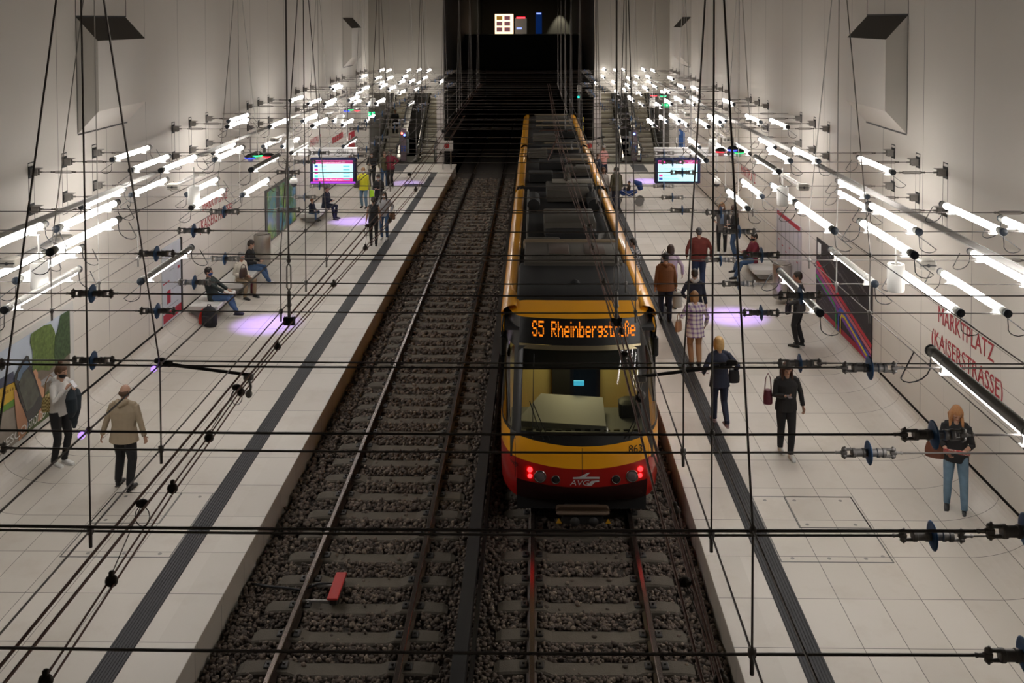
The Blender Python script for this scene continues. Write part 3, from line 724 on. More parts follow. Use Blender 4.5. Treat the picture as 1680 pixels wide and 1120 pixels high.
# ------------------------------------------------------------ hanging speakers and fixture bars
SP = [11.3, 16.5, 23.0, 29.0, 34.9, 40.9, 46.3]
def fixture(sd):
    m = {}
    b = MB(); b.bbox((0, .62, 0), (.07, 1.1, .05), .012); b.tube([(-.03, .62 - .5, .03), (-.03, 1.1, .03)], .01, 6); m['bar'] = (b, GREYMET, 'auto')
    b = MB(); b.bbox((0, 0, 0), (.19, .16, .11), .012); b.lathe([(.02, -.088), (.02, -.08)], n=12, axis='y', mi=1); b.box(-.095, .095, -.083, -.08, -.006, .006, 1); m['near_box'] = (b, [mat('box_grey', (.33, .31, .27), .45, .3), RUBBER], 'auto')
    b = MB(); b.bbox((0, 1.28, .0), (.21, .14, .07), .012); m['far_box'] = (b, MATS['box_grey'], 'auto')
    return m
fp = sp = None
for i, D in enumerate(SP):
    for sd in (-1, 1):
        nm = 'left' if sd < 0 else 'right'; w = band(D)
        if fp is None:
            fp = thing('cable_box_bar', '', 'fixture', (sd * 5.45, D, 4.47))
            for k, (b, mt, sm) in fixture(1).items(): b.build(k, mt, fp, sm)
            fpt = tree_of(fp); g = fp
            sp = thing('hanging_speaker', '', 'speaker', (sd * 5.1, D, 0))
            MB().lathe([(.0, 4.145), (.088, 4.145), (.095, 4.155), (.1, 4.17), (.1, 4.46), (.094, 4.475), (.06, 4.47), (.058, 4.45), (0, 4.45)], n=28).build('drum', WHITE, sp, 'auto')
            MB().tube([(0, 0, 4.45), (0, 0, 4.8)], .014, 8).build('stem', WHITE, sp); spt = tree_of(sp); s = sp
        else:
            g = dup(fp, (sd * 5.45, D, 4.47), None, tree=fpt); s = dup(sp, (sd * 5.1, D, 0), None, tree=spt)
        g['label'] = 'grey bar beside a white speaker, %s side, %s' % (nm, w)
        s['label'] = 'white cylinder speaker over the %s platform, %s' % (nm, w)
for s in (-1, 1):   # shallow trays under the wall wires
    g = thing('cable_tray', 'long narrow grey cable tray along the %s wall below the upper brackets' % ('left' if s < 0 else 'right'), 'cable tray', (s * 6.75, 0, 4.30))
    MB().prism([(-.09, .02), (-.09, 0), (.09, 0), (.09, .02), (.082, .02), (.082, .008), (-.082, .008), (-.082, .02)], 9.6, 47.8).build('channel', mat('tray_zinc', (.5, .49, .47), .5, .1), g)

# ------------------------------------------------------------ departure screens
def screen(sd):
    nm = 'left' if sd < 0 else 'right'
    a = atY(508.5 if sd < 0 else 1074, 301.5, 24.9); b = atY(584 if sd < 0 else 1149.5, 259, 24.9)
    w = b.x - a.x; h = b.z - a.z; cx = (a.x + b.x) / 2; cz = (a.z + b.z) / 2
    g = thing('departure_screen', 'hanging departure screen over the %s platform with %s' % (nm, 'a purple edge and track number panel' if sd < 0 else 'a pale notice and two departure rows'), 'screen', (cx, 24.9, cz))
    MB().bbox((0, .09, 0), (w, .18, h), .025).build('case', mat('screen_case_navy', (.012, .015, .05), .3), g, 'auto')
    sw, sh = w * .86, h * .80; y = -.004
    def q(nm_, x0, x1, z0, z1, m, d=0.0): MB().box(x0, x1, y - .002 - d, y, z0, z1).build(nm_, m, pnl)
    pnl = MB().box(-sw / 2, sw / 2, y, 0, -sh / 2, sh / 2).build('display_panel', mat('screen_cyan', (.5, .8, .85), .4, emit=(.36, .72, .78), es=.8), g)
    mg = mat('screen_magenta', (.7, .05, .3), .4, emit=(.55, .02, .18), es=.8); tx = mat('screen_text_teal', (.1, .4, .45), .5, emit=(.09, .36, .42), es=.8); wt = mat('screen_white', (1, 1, 1), .5, emit=(1, 1, 1), es=.8); nv = mat('screen_navy', (.02, .06, .25), .5, emit=(.02, .06, .3), es=.8)
    q('header_bar', -sw / 2, sw / 2, sh / 2 - .085, sh / 2, mg)
    textmesh('header_text', 'Marktplatz Kaiserstraße (U)' if sd < 0 else 'Kaiserstraße (U)   16:07', .062, wt, pnl, Matrix.Translation((0 if sd < 0 else .12, y - .006, sh / 2 - .045)) @ Matrix.Rotation(PI / 2, 4, 'X'), font_scale_x=.9)
    if sd < 0:
        q('footer_bar', -sw / 2, sw / 2, -sh / 2, -sh / 2 + .085, mg)
        textmesh('footer_text', '16:07   Bitte Abstand halten', .055, wt, pnl, Matrix.Translation((-.05, y - .006, -sh / 2 + .04)) @ Matrix.Rotation(PI / 2, 4, 'X'))
        rows = ['Durlach', 'Rüppurr', 'Wolfartsweier', 'Rintheim', 'Heide']; cols = [nv, mg, mg, mat('screen_green', (.05, .6, .4), .5, emit=(.04, .6, .38), es=.8), nv]
        for i, r in enumerate(rows):
            z = sh / 2 - .15 - i * .088
            q('line_badge', -sw / 2 + .04, -sw / 2 + .13, z - .028, z + .028, cols[i], .001)
            textmesh('row_text', r, .055, tx, pnl, Matrix.Translation((-sw / 2 + .17, y - .006, z)) @ Matrix.Rotation(PI / 2, 4, 'X'), align='LEFT')
            q('time_mark', sw / 2 - .25, sw / 2 - .08, z - .016, z + .016, tx, .001)
        MB().box(-w / 2 + .02, w / 2 - .02, -.003, 0, -h / 2 + .012, -h / 2 + .06).build('purple_edge', mat('screen_purple', (.3, .05, .6), .4, emit=(.26, .04, .5), es=.9), g)
    else:
        textmesh('row_text', 'Bitte auf Lautsprecheransagen achten', .05, tx, pnl, Matrix.Translation((0, y - .006, .06)) @ Matrix.Rotation(PI / 2, 4, 'X'), font_scale_x=.9)
        for i, r in enumerate(('Rheinbergstraße', 'Rheinstrandsiedlung')):
            z = -.12 - i * .085; q('line_badge', -sw / 2 + .03, -sw / 2 + .12, z - .028, z + .028, (mg, nv)[i], .001)
            textmesh('row_text', r, .05, tx, pnl, Matrix.Translation((-sw / 2 + .15, y - .006, z)) @ Matrix.Rotation(PI / 2, 4, 'X'), align='LEFT')
    # light panel above, with the track number
    pa = atY(487 if sd < 0 else 1074, 259, 24.75); pb = atY(584 if sd < 0 else 1210, 243.5, 24.75)
    m = MB(); m.box(pa.x - cx, pb.x - cx, 0, .12, pa.z - cz + .02, pb.z - cz); m.build('header_panel', mat('light_grey_panel', (.46, .45, .44), .5), g)
    if sd < 0:
        textmesh('panel_text', 'Gleis 2', .16, mat('sign_text_grey', (.05, .05, .05), .6), g, Matrix.Translation((w / 2 - .28, -.03, (pa.z + pb.z) / 2 - cz + .02)) @ Matrix.Rotation(PI / 2, 4, 'X'))
    for q_ in (-.3, .3): MB().cyl((q_ * w, .09, h / 2), (q_ * w, .09, ZU - cz + .6), .02, n=8).build('hanger_rod', GREYMET, g)
screen(-1); screen(1)

# ------------------------------------------------------------ dome cameras, beacons
for px, py, lab in ((482, 300, 'white dome camera hanging in front of the green and blue glass panels'), (1175.5, 300, 'white dome camera hanging right of the right departure screen')):
    p = atY(px, py, 24.0); g = thing('dome_camera', lab, 'camera', p)
    MB().lathe([(0, .17), (.035, .17), (.04, .12), (.08, .11), (.105, .06), (.105, 0), (.09, -.02), (0, -.02)], n=20).build('housing', WHITE, g, 'auto')
    m = MB(); m.ell((0, 0, -.02), (.08, .08, .085), 16, 10); m.build('dome', mat('smoked_dome', (.015, .02, .03), .12), g, True)
    MB().cyl((0, 0, .17), (0, 0, ZU - p.z), .014, n=8).build('stem', GREYMET, g)
BEC = [(411, 259, 'b'), (422, 255, 'g'), (440, 257, 'r'), (569, 182, 'b'), (575, 180, 'g'), (586, 181, 'r'), (1183, 249, 'r'), (1203, 246, 'b'), (1212, 250, 'g'), (1072.6, 157, 'r'), (1088, 157.5, 'g')]
cn = {'b': ('blue', (.03, .06, 1)), 'g': ('green', (.02, .9, .25)), 'r': ('red', (1, .03, .05))}
for px, py, c in BEC:
    D = 20.5 if py > 200 else 36.0; p = atY(px, py, D); nm, cc = cn[c]
    g = thing('signal_beacon', '%s ringed beacon light hanging over the %s platform, %s' % (nm, 'left' if px < 840 else 'right', 'in the nearer cluster' if py > 200 else 'in the farther cluster by the escalators'), 'beacon', p)
    MB().lathe([(0, .09), (.05, .09), (.12, .05), (.125, .02), (.12, .015), (0, .015)], n=18).build('cap', DARKMET, g, 'auto')
    MB().lathe([(.115, -.012), (.118, 0), (.115, .014)], n=18).build('light_ring', mat(nm + '_beacon_glow', cc, .4, emit=cc, es=2.6), g, True)
    MB().cyl((0, 0, .08), (0, 0, ZU - p.z if ZU > p.z + .1 else .4), .01, n=6).build('stem', CABLE, g)
    MB().lathe([(.05, -.09), (.06, -.02)], n=12).build('lens', mat('pale_lens', (.4, .4, .4), .4), g)
GR = mat('exit_green', (.0, .5, .18), .4, emit=(.0, .62, .2), es=1.3); WG = mat('exit_white', (1, 1, 1), .4, emit=(.8, 1, .9), es=1.2)
for px, py, lab in ((609, 187, 'green emergency exit sign near the left escalators'), (1092, 173, 'green emergency exit sign near the right escalators')):
    p = atY(px, py, 38.0); g = thing('exit_sign', lab, 'sign', p)
    MB().bbox((0, .05, 0), (.27, .08, .15), .01).build('light_box', GR, g)
    m = MB(); m.box(-.10, -.085, -.004, .012, -.04, .04); m.prism([(-.06, -.02), (-.06, .02), (-.10, 0)], -.004, .012); m.build('arrow', WG, g)
    m = MB(); m.ell((.06, 0, .045), (.014, .008, .014), 8, 6); m.tube([(.06, 0, .03), (.05, 0, -.01), (.03, 0, -.05)], .008, 5); m.tube([(.05, 0, -.01), (.08, 0, -.03), (.075, 0, -.055)], .007, 5); m.tube([(.03, 0, .02), (.06, 0, .028), (.09, 0, .0)], .006, 5); m.build('running_figure', WG, g)
    MB().cyl((0, .05, .07), (0, .05, ZU - p.z), .01, n=6).build('stem', CABLE, g)

# ------------------------------------------------------------ escalators, consoles, barrier panels
ESC_Y = 50.2; SL = rad(29)
STEPM = mat('escalator_step', (.42, .39, .33), .45, .5, var=.15, vs=30); GLASSD = mat('dark_balustrade', (.05, .05, .048), .15, .3); RAILM = mat('polished_decking', (.62, .58, .5), .18, 1.0)
def escalator(x0, x1, lab):
    g = thing('escalator', lab, 'escalator', ((x0 + x1) / 2, ESC_Y, 0)); w = (x1 - x0) / 2
    N = 26; sm = None
    for i in range(N):
        if sm is None:
            m = MB(); m.box(-w + .03, w - .03, 0, .40, -.02, 0)
            rows = []
            for k in range(7):
                a = k / 6; rows.append([(-w + .03, .4 + .05 * sin(PI / 2 * a) * 0 - .035 * sin(PI * a), .0 + .222 * a), (w - .03, .4 - .035 * sin(PI * a), .222 * a)])
            m.grid(rows)
            for k in range(12):
                x = -w + .06 + (2 * w - .12) * k / 11; m.box(x - .008, x + .008, 0, .4, 0, .008)
            m.box(-w + .03, w - .03, .385, .41, .215, .228, 1)
            o = m.build('step', [STEPM, mat('step_edge', (.5, .47, .36), .4, .7)], g); sm = o.data
        else: o = bpy.data.objects.new('step', sm); COL.objects.link(o); o.parent = g
        o.location = (0, i * .4, i * .4 * math.tan(SL))
    L = N * .4
    for s in (-1, 1):
        x = s * w; a, b = sorted((x, x + s * .05))
        z = lambda y: max(0, y) * math.tan(SL)
        m = MB(); P = [(-1.0, 0), (-.2, 0), (L, z(L) - .1)]; Q = [(L, z(L) + .75), (.2, .82), (-.7, .70), (-1.0, .5)]
        poly = P + Q; vs = [(a, y, zz) for y, zz in poly] + [(b, y, zz) for y, zz in poly]; n = len(poly)
        m.add(vs, [tuple(range(n)), tuple(range(2 * n - 1, n - 1, -1))] + [(i, i + n, (i + 1) % n + n, (i + 1) % n) for i in range(n)])
        m.build('balustrade', GLASSD, g)
        hr = [(x + s * .025, -1.02, .50), (x + s * .025, -.95, .75), (x + s * .025, -.7, .85), (x + s * .025, .15, .90), (x + s * .025, L, z(L) + .85)]
        MB().tube(hr, [(.035, .022)] * 5, 8).build('handrail', RUBBER, g, True)
        dk = [(x - s * .03, -.6, .10), (x - s * .03, .1, .14), (x - s * .03, L, z(L) + .10)]
        MB().tube(dk, [(.028, .018)] * 3, 8).build('decking_profile', RAILM, g, True)
        m = MB(); dx0, dx1 = sorted((x + s * .05, x + s * .20)); m.add([(dx0, -1, .1), (dx1, -1, .1), (dx1, 0, .12), (dx0, 0, .12), (dx1, L, z(L) + .12), (dx0, L, z(L) + .12)], [(0, 1, 2, 3), (3, 2, 4, 5)]); m.build('side_decking', STEEL, g)
    MB().box(-w, w, -1.1, 0, -.01, .006).build('comb_plate', mat('landing_plate', (.25, .24, .19), .35, .8), g)
escalator(-7.24, -6.36, 'left escalator nearest the wall with a person in black riding it')
escalator(-5.26, -4.40, 'left escalator beside the pillar of the track tunnel')
escalator(4.40, 5.26, 'right escalator beside the pillar of the track tunnel')
escalator(6.30, 7.18, 'right escalator nearest the outer wall')
for sd in (-1, 1):
    nm = 'left' if sd < 0 else 'right'; x = -6.02 if sd < 0 else 5.95; y = 49.6
    g = thing('info_column', 'slim grey column with %s between the %s escalators' % ('a red and a blue lamp' if sd < 0 else 'a blue lamp', nm), 'column', (x, y, 0))
    MB().bbox((0, 0, .85), (.30, .16, 1.7), .02).build('pillar', mat('column_taupe', (.16, .12, .14), .4), g, 'auto')
    for i in range(2):
        for j in range(3): MB().bbox((-.07 + i * .14, -.085, .55 + j * .11), (.09, .01, .08), .003).build('pictogram', mat('picto_blue', (.03, .08, .35), .4), g)
    for k, (dx, dz, c) in enumerate((((-.07, 1.45, 'r'), (.06, 1.36, 'b')) if sd < 0 else ((.0, 1.42, 'b'),))):
        MB().ell((dx, -.1, dz), (.055, .03, .055), 12, 8).build('lamp', mat('column_lamp_' + c, (1, 1, 1), .4, emit=(1, .12, .05) if c == 'r' else (.1, .2, 1), es=5), g, True)
    MB().bbox((0, .3, .9), (.5, .1, 1.2), .03).build('screen_panel', mat('bright_panel', (.3, .34, .34), .25, .2), g)
    p = atY(733 if sd < 0 else 967, 239, 46.8)
    g = thing('barrier_panel', 'small white no entry panel at the platform end beside the %s tunnel pillar' % nm, 'sign', (p.x, 46.8, 0))
    MB().bbox((0, 0, p.z), (.62, .05, .50), .01).build('board', mat('sign_white', (.55, .53, .5), .5), g)
    MB().lathe([(.10, -.032), (.13, -.032), (.13, -.028), (.10, -.028)], (0, 0, p.z), 20, axis='y').build('ring', mat('sign_red', (.4, .03, .03), .5), g)
    m = MB(); m.ell((0, -.03, p.z + .045), (.018, .006, .018), 8, 6); m.tube([(0, -.03, p.z + .02), (0, -.03, p.z - .06)], .02, 6); m.build('figure', RUBBER, g)
    MB().cyl((.2, .03, 0), (.2, .03, p.z), .025, n=8).build('post', STEEL, g); MB().cyl((-.2, .03, 0), (-.2, .03, p.z), .025, n=8).build('post', STEEL, g)
p = atY(950, 145, 47.5)
g = thing('track_signal', 'small track signal with a 6 plate above a turquoise light at the right tunnel mouth', 'signal', (p.x, 47.5, 0))
MB().bbox((0, 0, p.z), (.20, .04, .30), .008).build('plate', mat('plate_grey', (.35, .34, .3), .5), g)
textmesh('plate_text', '6', .26, RUBBER, g, Matrix.Translation((0, -.03, p.z)) @ Matrix.Rotation(PI / 2, 4, 'X'))
MB().ell((-.03, -.06, p.z - .42), (.055, .03, .055), 12, 8).build('lamp', mat('signal_turquoise', (0, 1, .8), .4, emit=(.0, .85, .6), es=4), g, True)
MB().bbox((0, .0, p.z - .42), (.2, .08, .3), .02).build('lamp_box', DARKMET, g)
MB().cyl((0, .06, ZB), (0, .06, p.z + .1), .04, n=8).build('mast', DARKMET, g)
g = thing('marker_post', 'yellow and black marker post at the right tunnel mouth', 'post', (atY(957, 200, 47.6).x, 47.6, 0))
for i in range(4): MB().cyl((0, 0, 1.6 + i * .22), (0, 0, 1.82 + i * .22), .03, n=8).build('band', mat('marker_yellow', (.5, .38, .02), .5) if i % 2 else RUBBER, g)
MB().cyl((0, .0, ZB), (0, .0, 1.6), .03, n=8).build('post', DARKMET, g)
t = textmesh('pillar_number', '5', .34, RUBBER, None, Matrix.Rotation(PI / 2, 4, 'X')); t.location = (4.0, YEND - .01, 1.0); tag(t, 'black number 5 painted on the right tunnel pillar', 'lettering')

# ------------------------------------------------------------ wall mounted things; u runs left to right for someone facing the wall
def wallm(sd, y, z, off=.012):
    """matrix: local x along the reading direction, local y up, local z out of the wall"""
    rx = Vector((0, 1, 0)) if sd < 0 else Vector((0, -1, 0)); n = Vector((-sd, 0, 0))
    o = Vector((sd * XW, y, z)) + n * off
    return Matrix(((rx.x, 0, n.x, o.x), (rx.y, 0, n.y, o.y), (rx.z, 1, n.z, o.z), (0, 0, 0, 1)))
RED = mat('lettering_red', (.36, .025, .035), .6)
def wtext(sd, px0, px1, py0, body, size, lab, name='wall_lettering'):
    a = atX(px0, py0, sd * XW); t = textmesh(name, body, size, RED, None, None, extrude=.002, align='LEFT', space=1.02)
    w = max(v.co.x for v in t.data.vertices); b = atX(px1, py0, sd * XW); L = abs(b.y - a.y)
    t.data.transform(wallm(sd, 0, 0, .004) @ Matrix.Diagonal((L / w, 1, 1, 1))); t.data.transform(Matrix.Translation((-sd * XW, 0, 0))); t.location = (sd * XW, a.y, a.z)
    tag(t, lab, 'lettering'); return t
wtext(1, 1539, 1632, 515, 'MARKTPLATZ', .40, 'red station lettering MARKTPLATZ on the near right wall')
wtext(1, 1528, 1647, 551, '(KAISERSTRASSE)', .40, 'red lettering KAISERSTRASSE in brackets on the near right wall')
wtext(-1, 332, 373, 340, 'MARKTPLATZ', .40, 'red station lettering MARKTPLATZ on the left wall above the seated people')
wtext(-1, 327, 381, 373, '(KAISERSTRASSE)', .40, 'red lettering KAISERSTRASSE in brackets on the left wall')
wtext(1, 1216, 1239.5, 278, 'MARKTPLATZ', .42, 'small far red lettering MARKTPLATZ on the right wall')
wtext(-1, 509, 526, 236, 'MARKTPLATZ', .42, 'small far red lettering MARKTPLATZ on the left wall')
def wrect(g, nm, sd, W_, H_, u0, u1, v0, v1, m, d=.004, base=.0):
    """rectangle in panel fractions, on the panel thing g"""
    poly(g, nm, sd, W_, H_, [(u0, v0), (u1, v0), (u1, v1), (u0, v1)], m, d, base)
def poly(g, nm, sd, W_, H_, pts, m, d=.004, base=.0):
    rx = 1 if sd < 0 else -1; mb = MB(); n = len(pts)
    vs = [(-sd * (base + k), rx * u * W_, v * H_) for k in (0, d) for u, v in pts]
    f = [tuple(range(n, 2 * n)), tuple(range(n - 1, -1, -1))] + [(i, (i + 1) % n, (i + 1) % n + n, i + n) for i in range(n)]
    if sd > 0: pass
    mb.add(vs, f); return mb.build(nm, m, g)
def panel(name, lab, cat, sd, y0, y1, z0, z1):
    ys = y0 if sd < 0 else y1
    g = thing(name, lab, cat, (sd * XW, ys, z0)); return g, y1 - y0, z1 - z0
def pm(n, c, r=.65, **k): return mat('print_' + n, c, r, **k)
# landscape poster, near left
ya, yb, za, zb = 13.2, atX(119.5, 560, -XW).y, .42, atX(117, 494, -XW).z
g, w, h = panel('landscape_poster', 'large landscape poster with a hand holding a phone in a white frame', 'poster', -1, ya, yb, za, zb)
wrect(g, 'frame', -1, w, h, 0, 1, 0, 1, WHITE, .02)
def A(nm, pts, m, b, sc=3.255, oy=476):
    """picture area given by outline points measured on the poster"""
    Q = [atX(x / sc, y / sc + oy, -XW) for x, y in pts]
    return poly(g, nm, -1, w, h, [(min(.957, (q.y - g.location.y) / w), min(.94, max(.05, (q.z - g.location.z) / h))) for q in Q], m, .002, b)
poly(g, 'sky', -1, w, h, [(.0, .05), (.957, .05), (.957, .94), (.0, .94)], pm('sky', (.46, .52, .60), var=.2, vs=.8), .003, .021)
A('far_bank', [(-200, 640), (0, 500), (370, 320), (372, 480), (0, 800), (-200, 900)], pm('bank_brown', (.16, .13, .10), var=.4, vs=6), .0235)
A('lawn', [(-200, 760), (0, 610), (75, 565), (75, 610), (0, 655), (-200, 800)], pm('lawn', (.12, .25, .04), var=.25, vs=8), .026)
A('street', [(-200, 820), (0, 655), (120, 600), (140, 790), (0, 900), (-200, 1000)], pm('street', (.28, .24, .20), var=.25, vs=8), .026)
A('yellow_building', [(-200, 640), (0, 520), (70, 488), (72, 575), (0, 622), (-200, 740)], pm('ochre', (.55, .35, .04), var=.15, vs=10), .0285)
A('grey_roof', [(-200, 580), (0, 468), (62, 432), (70, 490), (0, 522), (-200, 642)], pm('slate', (.07, .08, .12), var=.3, vs=9), .0285)
for i in range(5): A('building_window', [(4 + i * 13, 548 - i * 7), (9 + i * 13, 545 - i * 7), (9 + i * 13, 560 - i * 7), (4 + i * 13, 563 - i * 7)], pm('window_brown', (.2, .11, .02)), .031)
A('bottom_green', [(130, 790), (150, 700), (230, 560), (320, 430), (340, 560), (290, 700), (110, 850)], pm('moss_green', (.07, .10, .03), var=.4, vs=9), .0285)
A('railing', [(90, 560), (200, 490), (315, 405), (312, 440), (215, 510), (100, 600)], pm('railing_grey', (.26, .26, .26), var=.5, vs=26), .031)
A('tree', [(155, 235), (175, 200), (205, 168), (225, 160), (262, 180), (280, 215), (290, 260), (285, 330), (280, 400), (250, 430), (210, 425), (170, 440), (160, 400), (165, 330), (150, 280)], pm('willow', (.10, .15, .035), var=.95, vs=16), .0335)
A('tree', [(282, 250), (300, 200), (312, 130), (340, 95), (368, 82), (372, 200), (372, 330), (345, 350), (320, 380), (285, 405), (278, 330)], pm('dark_tree', (.04, .075, .028), var=.98, vs=18), .036)
A('thumb', [(62, 535), (75, 530), (90, 590), (112, 640), (135, 700), (130, 760), (88, 825), (84, 760), (70, 650)], pm('skin', (.50, .26, .15), var=.15, vs=5), .0385)
for q in ([(165, 432), (178, 420), (190, 440), (190, 475), (175, 480)], [(182, 480), (196, 470), (208, 490), (206, 525), (190, 520)], [(198, 525), (212, 512), (226, 530), (224, 570), (208, 575)], [(196, 640), (210, 625), (218, 650), (212, 690), (190, 700)]):
    A('finger', q, pm('skin', (.50, .26, .15), var=.15, vs=5), .0385)
A('phone', [(62, 480), (72, 440), (95, 395), (128, 348), (140, 352), (150, 395), (180, 480), (216, 588), (208, 625), (175, 670), (140, 716), (118, 650), (90, 570)], pm('phone', (.012, .014, .018), .2), .041)
A('phone_screen', [(98, 555), (85, 500), (110, 440), (135, 420), (168, 470), (195, 560), (165, 615), (128, 650)], pm('phone_picture', (.06, .065, .05), .25, var=.5, vs=7), .0435)
A('phone_sky', [(76, 478), (84, 440), (128, 362), (145, 400), (130, 420), (108, 440), (90, 485)], pm('phone_blue', (.10, .16, .24), .25), .0435)
for body, xa, xb, yy in (('UNESCO', -60, 128, 812), ('STADT', 140, 192, 722), ('DER', 198, 232, 672), ('MEDIENKUNST', 237, 350, 625)):
    pa, pb = atX(xa / 3.255, yy / 3.255 + 476, -XW), atX(xb / 3.255, yy / 3.255 + 476, -XW)
    t = textmesh('slogan', body, .20, pm('white_ink', (.75, .75, .72)), None, None, align='LEFT'); ww = max(v.co.x for v in t.data.vertices)
    t.data.transform(Matrix.Translation((.048, pa.y - g.location.y, .22)) @ Matrix(((0, 0, 1, 0), (1, 0, 0, 0), (0, 1, 0, 0), (0, 0, 0, 1))) @ Matrix.Diagonal(((pb.y - pa.y) / ww, 1, 1, 1))); t.parent = g
# white information poster, left
a, b = atX(266, 520, -XW).y, atX(297, 500, -XW).y
g, w, h = panel('information_poster', 'white information poster with red blocks, beside the seated man in a blue mask', 'poster', -1, a, b, .40, atX(297, 389, -XW).z)
wrect(g, 'board', -1, w, h, 0, 1, 0, 1, pm('pale_blue', (.50, .53, .57), var=.12, vs=3), .02)
for u0, u1, v0, v1, c in ((.02, .96, .03, .14, 'r'), (.22, .4, .25, .42, 'r'), (.02, .35, .53, .545, 'r'), (.8, .9, .62, .66, 'r'), (.05, .8, .2, .21, 'g'), (.35, .6, .66, .67, 'g'), (.5, .85, .4, .41, 'g')):
    wrect(g, 'print_block', -1, w, h, u0, u1, v0, v1, pm('crimson', (.36, .02, .04)) if c == 'r' else pm('faint_grey', (.3, .32, .35)), .003, .021)
wrect(g, 'edge_frame', -1, w, h, .97, 1.03, -.01, 1.01, DARKMET, .04)
# green and blue glass panels
a, b = atX(435, 399, -XW).y, atX(485, 355, -XW).y
g, w, h = panel('glass_artwork', 'three green and blue glass panels in a dark frame on the left wall', 'panel', -1, a, b, .30, 2.02)
wrect(g, 'frame', -1, w, h, 0, 1, 0, 1, mat('frame_grey', (.10, .105, .11), .4, .3), .03)
for i, (u0, u1) in enumerate(((.05, .31), (.42, .62), (.74, .97))):
    m = mat('abstract_glass_%d' % i, (.1, .3, .3), .15)
    if m.node_tree.nodes.get('ok') is None:
        nb = NB(m); nb.pos(); t1 = nb.noise(1.1 + i * .3, 3); t2 = nb.noise(2.3, 2)
        t1 = nb.math('MINIMUM', nb.math('MAXIMUM', nb.math('MULTIPLY', nb.math('SUBTRACT', t1, .38), 4.0), 0), 1); c = nb.mix(t1, (.04, .22, .42), (.26, .42, .08)); c = nb.mix(nb.math('MULTIPLY', nb.math('GREATER_THAN', t2, .55), .6), c, (.02, .12, .05)); nb.nt.links.new(c, nb.b.inputs['Base Color'])
    wrect(g, 'glass_pane', -1, w, h, u0, u1, .03, .95, m, .004, .031)
# dark map poster, right
a, b = atX(1431, 590, XW).y, atX(1340, 500, XW).y
g, w, h = panel('map_poster', 'big black poster with curving rainbow lines on the right wall', 'poster', 1, a, b, .40, 2.12)
wrect(g, 'board', 1, w, h, 0, 1, 0, 1, pm('map_black', (.018, .016, .018), .6, var=.5, vs=12), .02)
def line(nm, pts, wd, c, k):
    """stroke of constant width given in panel fractions"""
    P = [Vector((u * w, v * h)) for u, v in pts]; L = []; R_ = []
    for i, p in enumerate(P):
        d = (P[min(i + 1, len(P) - 1)] - P[max(i - 1, 0)]).normalized(); n = Vector((-d.y, d.x)) * wd / 2
        L.append(((p + n).x / w, (p + n).y / h)); R_.append(((p - n).x / w, (p - n).y / h))
    for i in range(len(P) - 1): pass
    mb = MB(); vs = [(-(.0215 + .0022 * k), -u * w, v * h) for u, v in L + R_]; n = len(P)
    mb.add(vs, [(i, i + 1, i + 1 + n, i + n) for i in range(n - 1)]); mb.build(nm, pm('line_%s' % nm, c), g)
dg = [(0, .62), (.9999, .16)]
for k, (nm, c, dv, wd) in enumerate((('scarlet', (.6, .03, .05), .05, .10), ('pink', (.62, .16, .2), -.02, .09), ('plum', (.36, .07, .30), -.09, .11), ('violet', (.20, .06, .40), -.16, .10))):
    line(nm + '_route', [(u, v + dv) for u, v in dg], wd, c, k)
line('green_route', [(0, .47), (.30, .35), (.38, .30), (.41, .22), (.415, .0)], .07, (.03, .34, .07), 5)
line('blue_route', [(.46, .0), (.46, .24), (.48, .30), (.53, .315), (.60, .29), (.999, .065)], .07, (.03, .10, .5), 6)
line('yellow_route', [(.50, .0), (.50, .20), (.52, .255), (.57, .26), (.999, .03)], .06, (.7, .55, .02), 7)
wrect(g, 'red_banner', 1, w, h, 0, 1, .0, .07, pm('crimson', (.36, .02, .04)), .003, .0235)
for i in range(9):
    u = .16 + (i * .083) % .8; v = .70 + (i * 37 % 20) / 100.
    line('station_names', [(u, v), (u + .16, v - .10)], .012, (.25, .24, .24), 8)
m = MB(); 
for i in range(46):
    u = random.uniform(.02, .95); v = random.uniform(.1, .93); L = random.uniform(.04, .11)
    m.add([(-.041, -u * w, v * h), (-.041, -(u + L) * w, (v - L * .55) * h), (-.041, -(u + L) * w, (v - L * .55 + .006) * h), (-.041, -u * w, (v + .006) * h)], [(0, 1, 2, 3)])
m.build('street_grid', pm('hairline', (.12, .115, .115)), g)
wrect(g, 'pale_tag', 1, w, h, .03, .10, .78, .95, MATS['print_white_ink'] if 'print_white_ink' in MATS else WHITE, .003, .0215)
# timetable board, right
a, b = atX(1315, 400, XW).y, atX(1275, 380, XW).y
g, w, h = panel('timetable_board', 'pale timetable board with a red header behind the man with the patterned bag', 'board', 1, a, b, .45, 2.05)
wrect(g, 'board', 1, w, h, 0, 1, 0, 1, pm('pale_lilac', (.50, .48, .52)), .02)
wrect(g, 'header', 1, w, h, .03, .97, .92, .99, pm('crimson', (.36, .02, .04)), .003, .021)
for i in range(6): wrect(g, 'column_line', 1, w, h, .04 + i * .17, .055 + i * .17, .05, .9, pm('faint_grey', (.3, .32, .35)), .003, .021)
for i in range(6): wrect(g, 'red_mark', 1, w, h, .1 + i * .15, .15 + i * .15, .5 - .06 * (i % 3), .52 - .06 * (i % 3), pm('crimson', (.36, .02, .04)), .003, .0245)
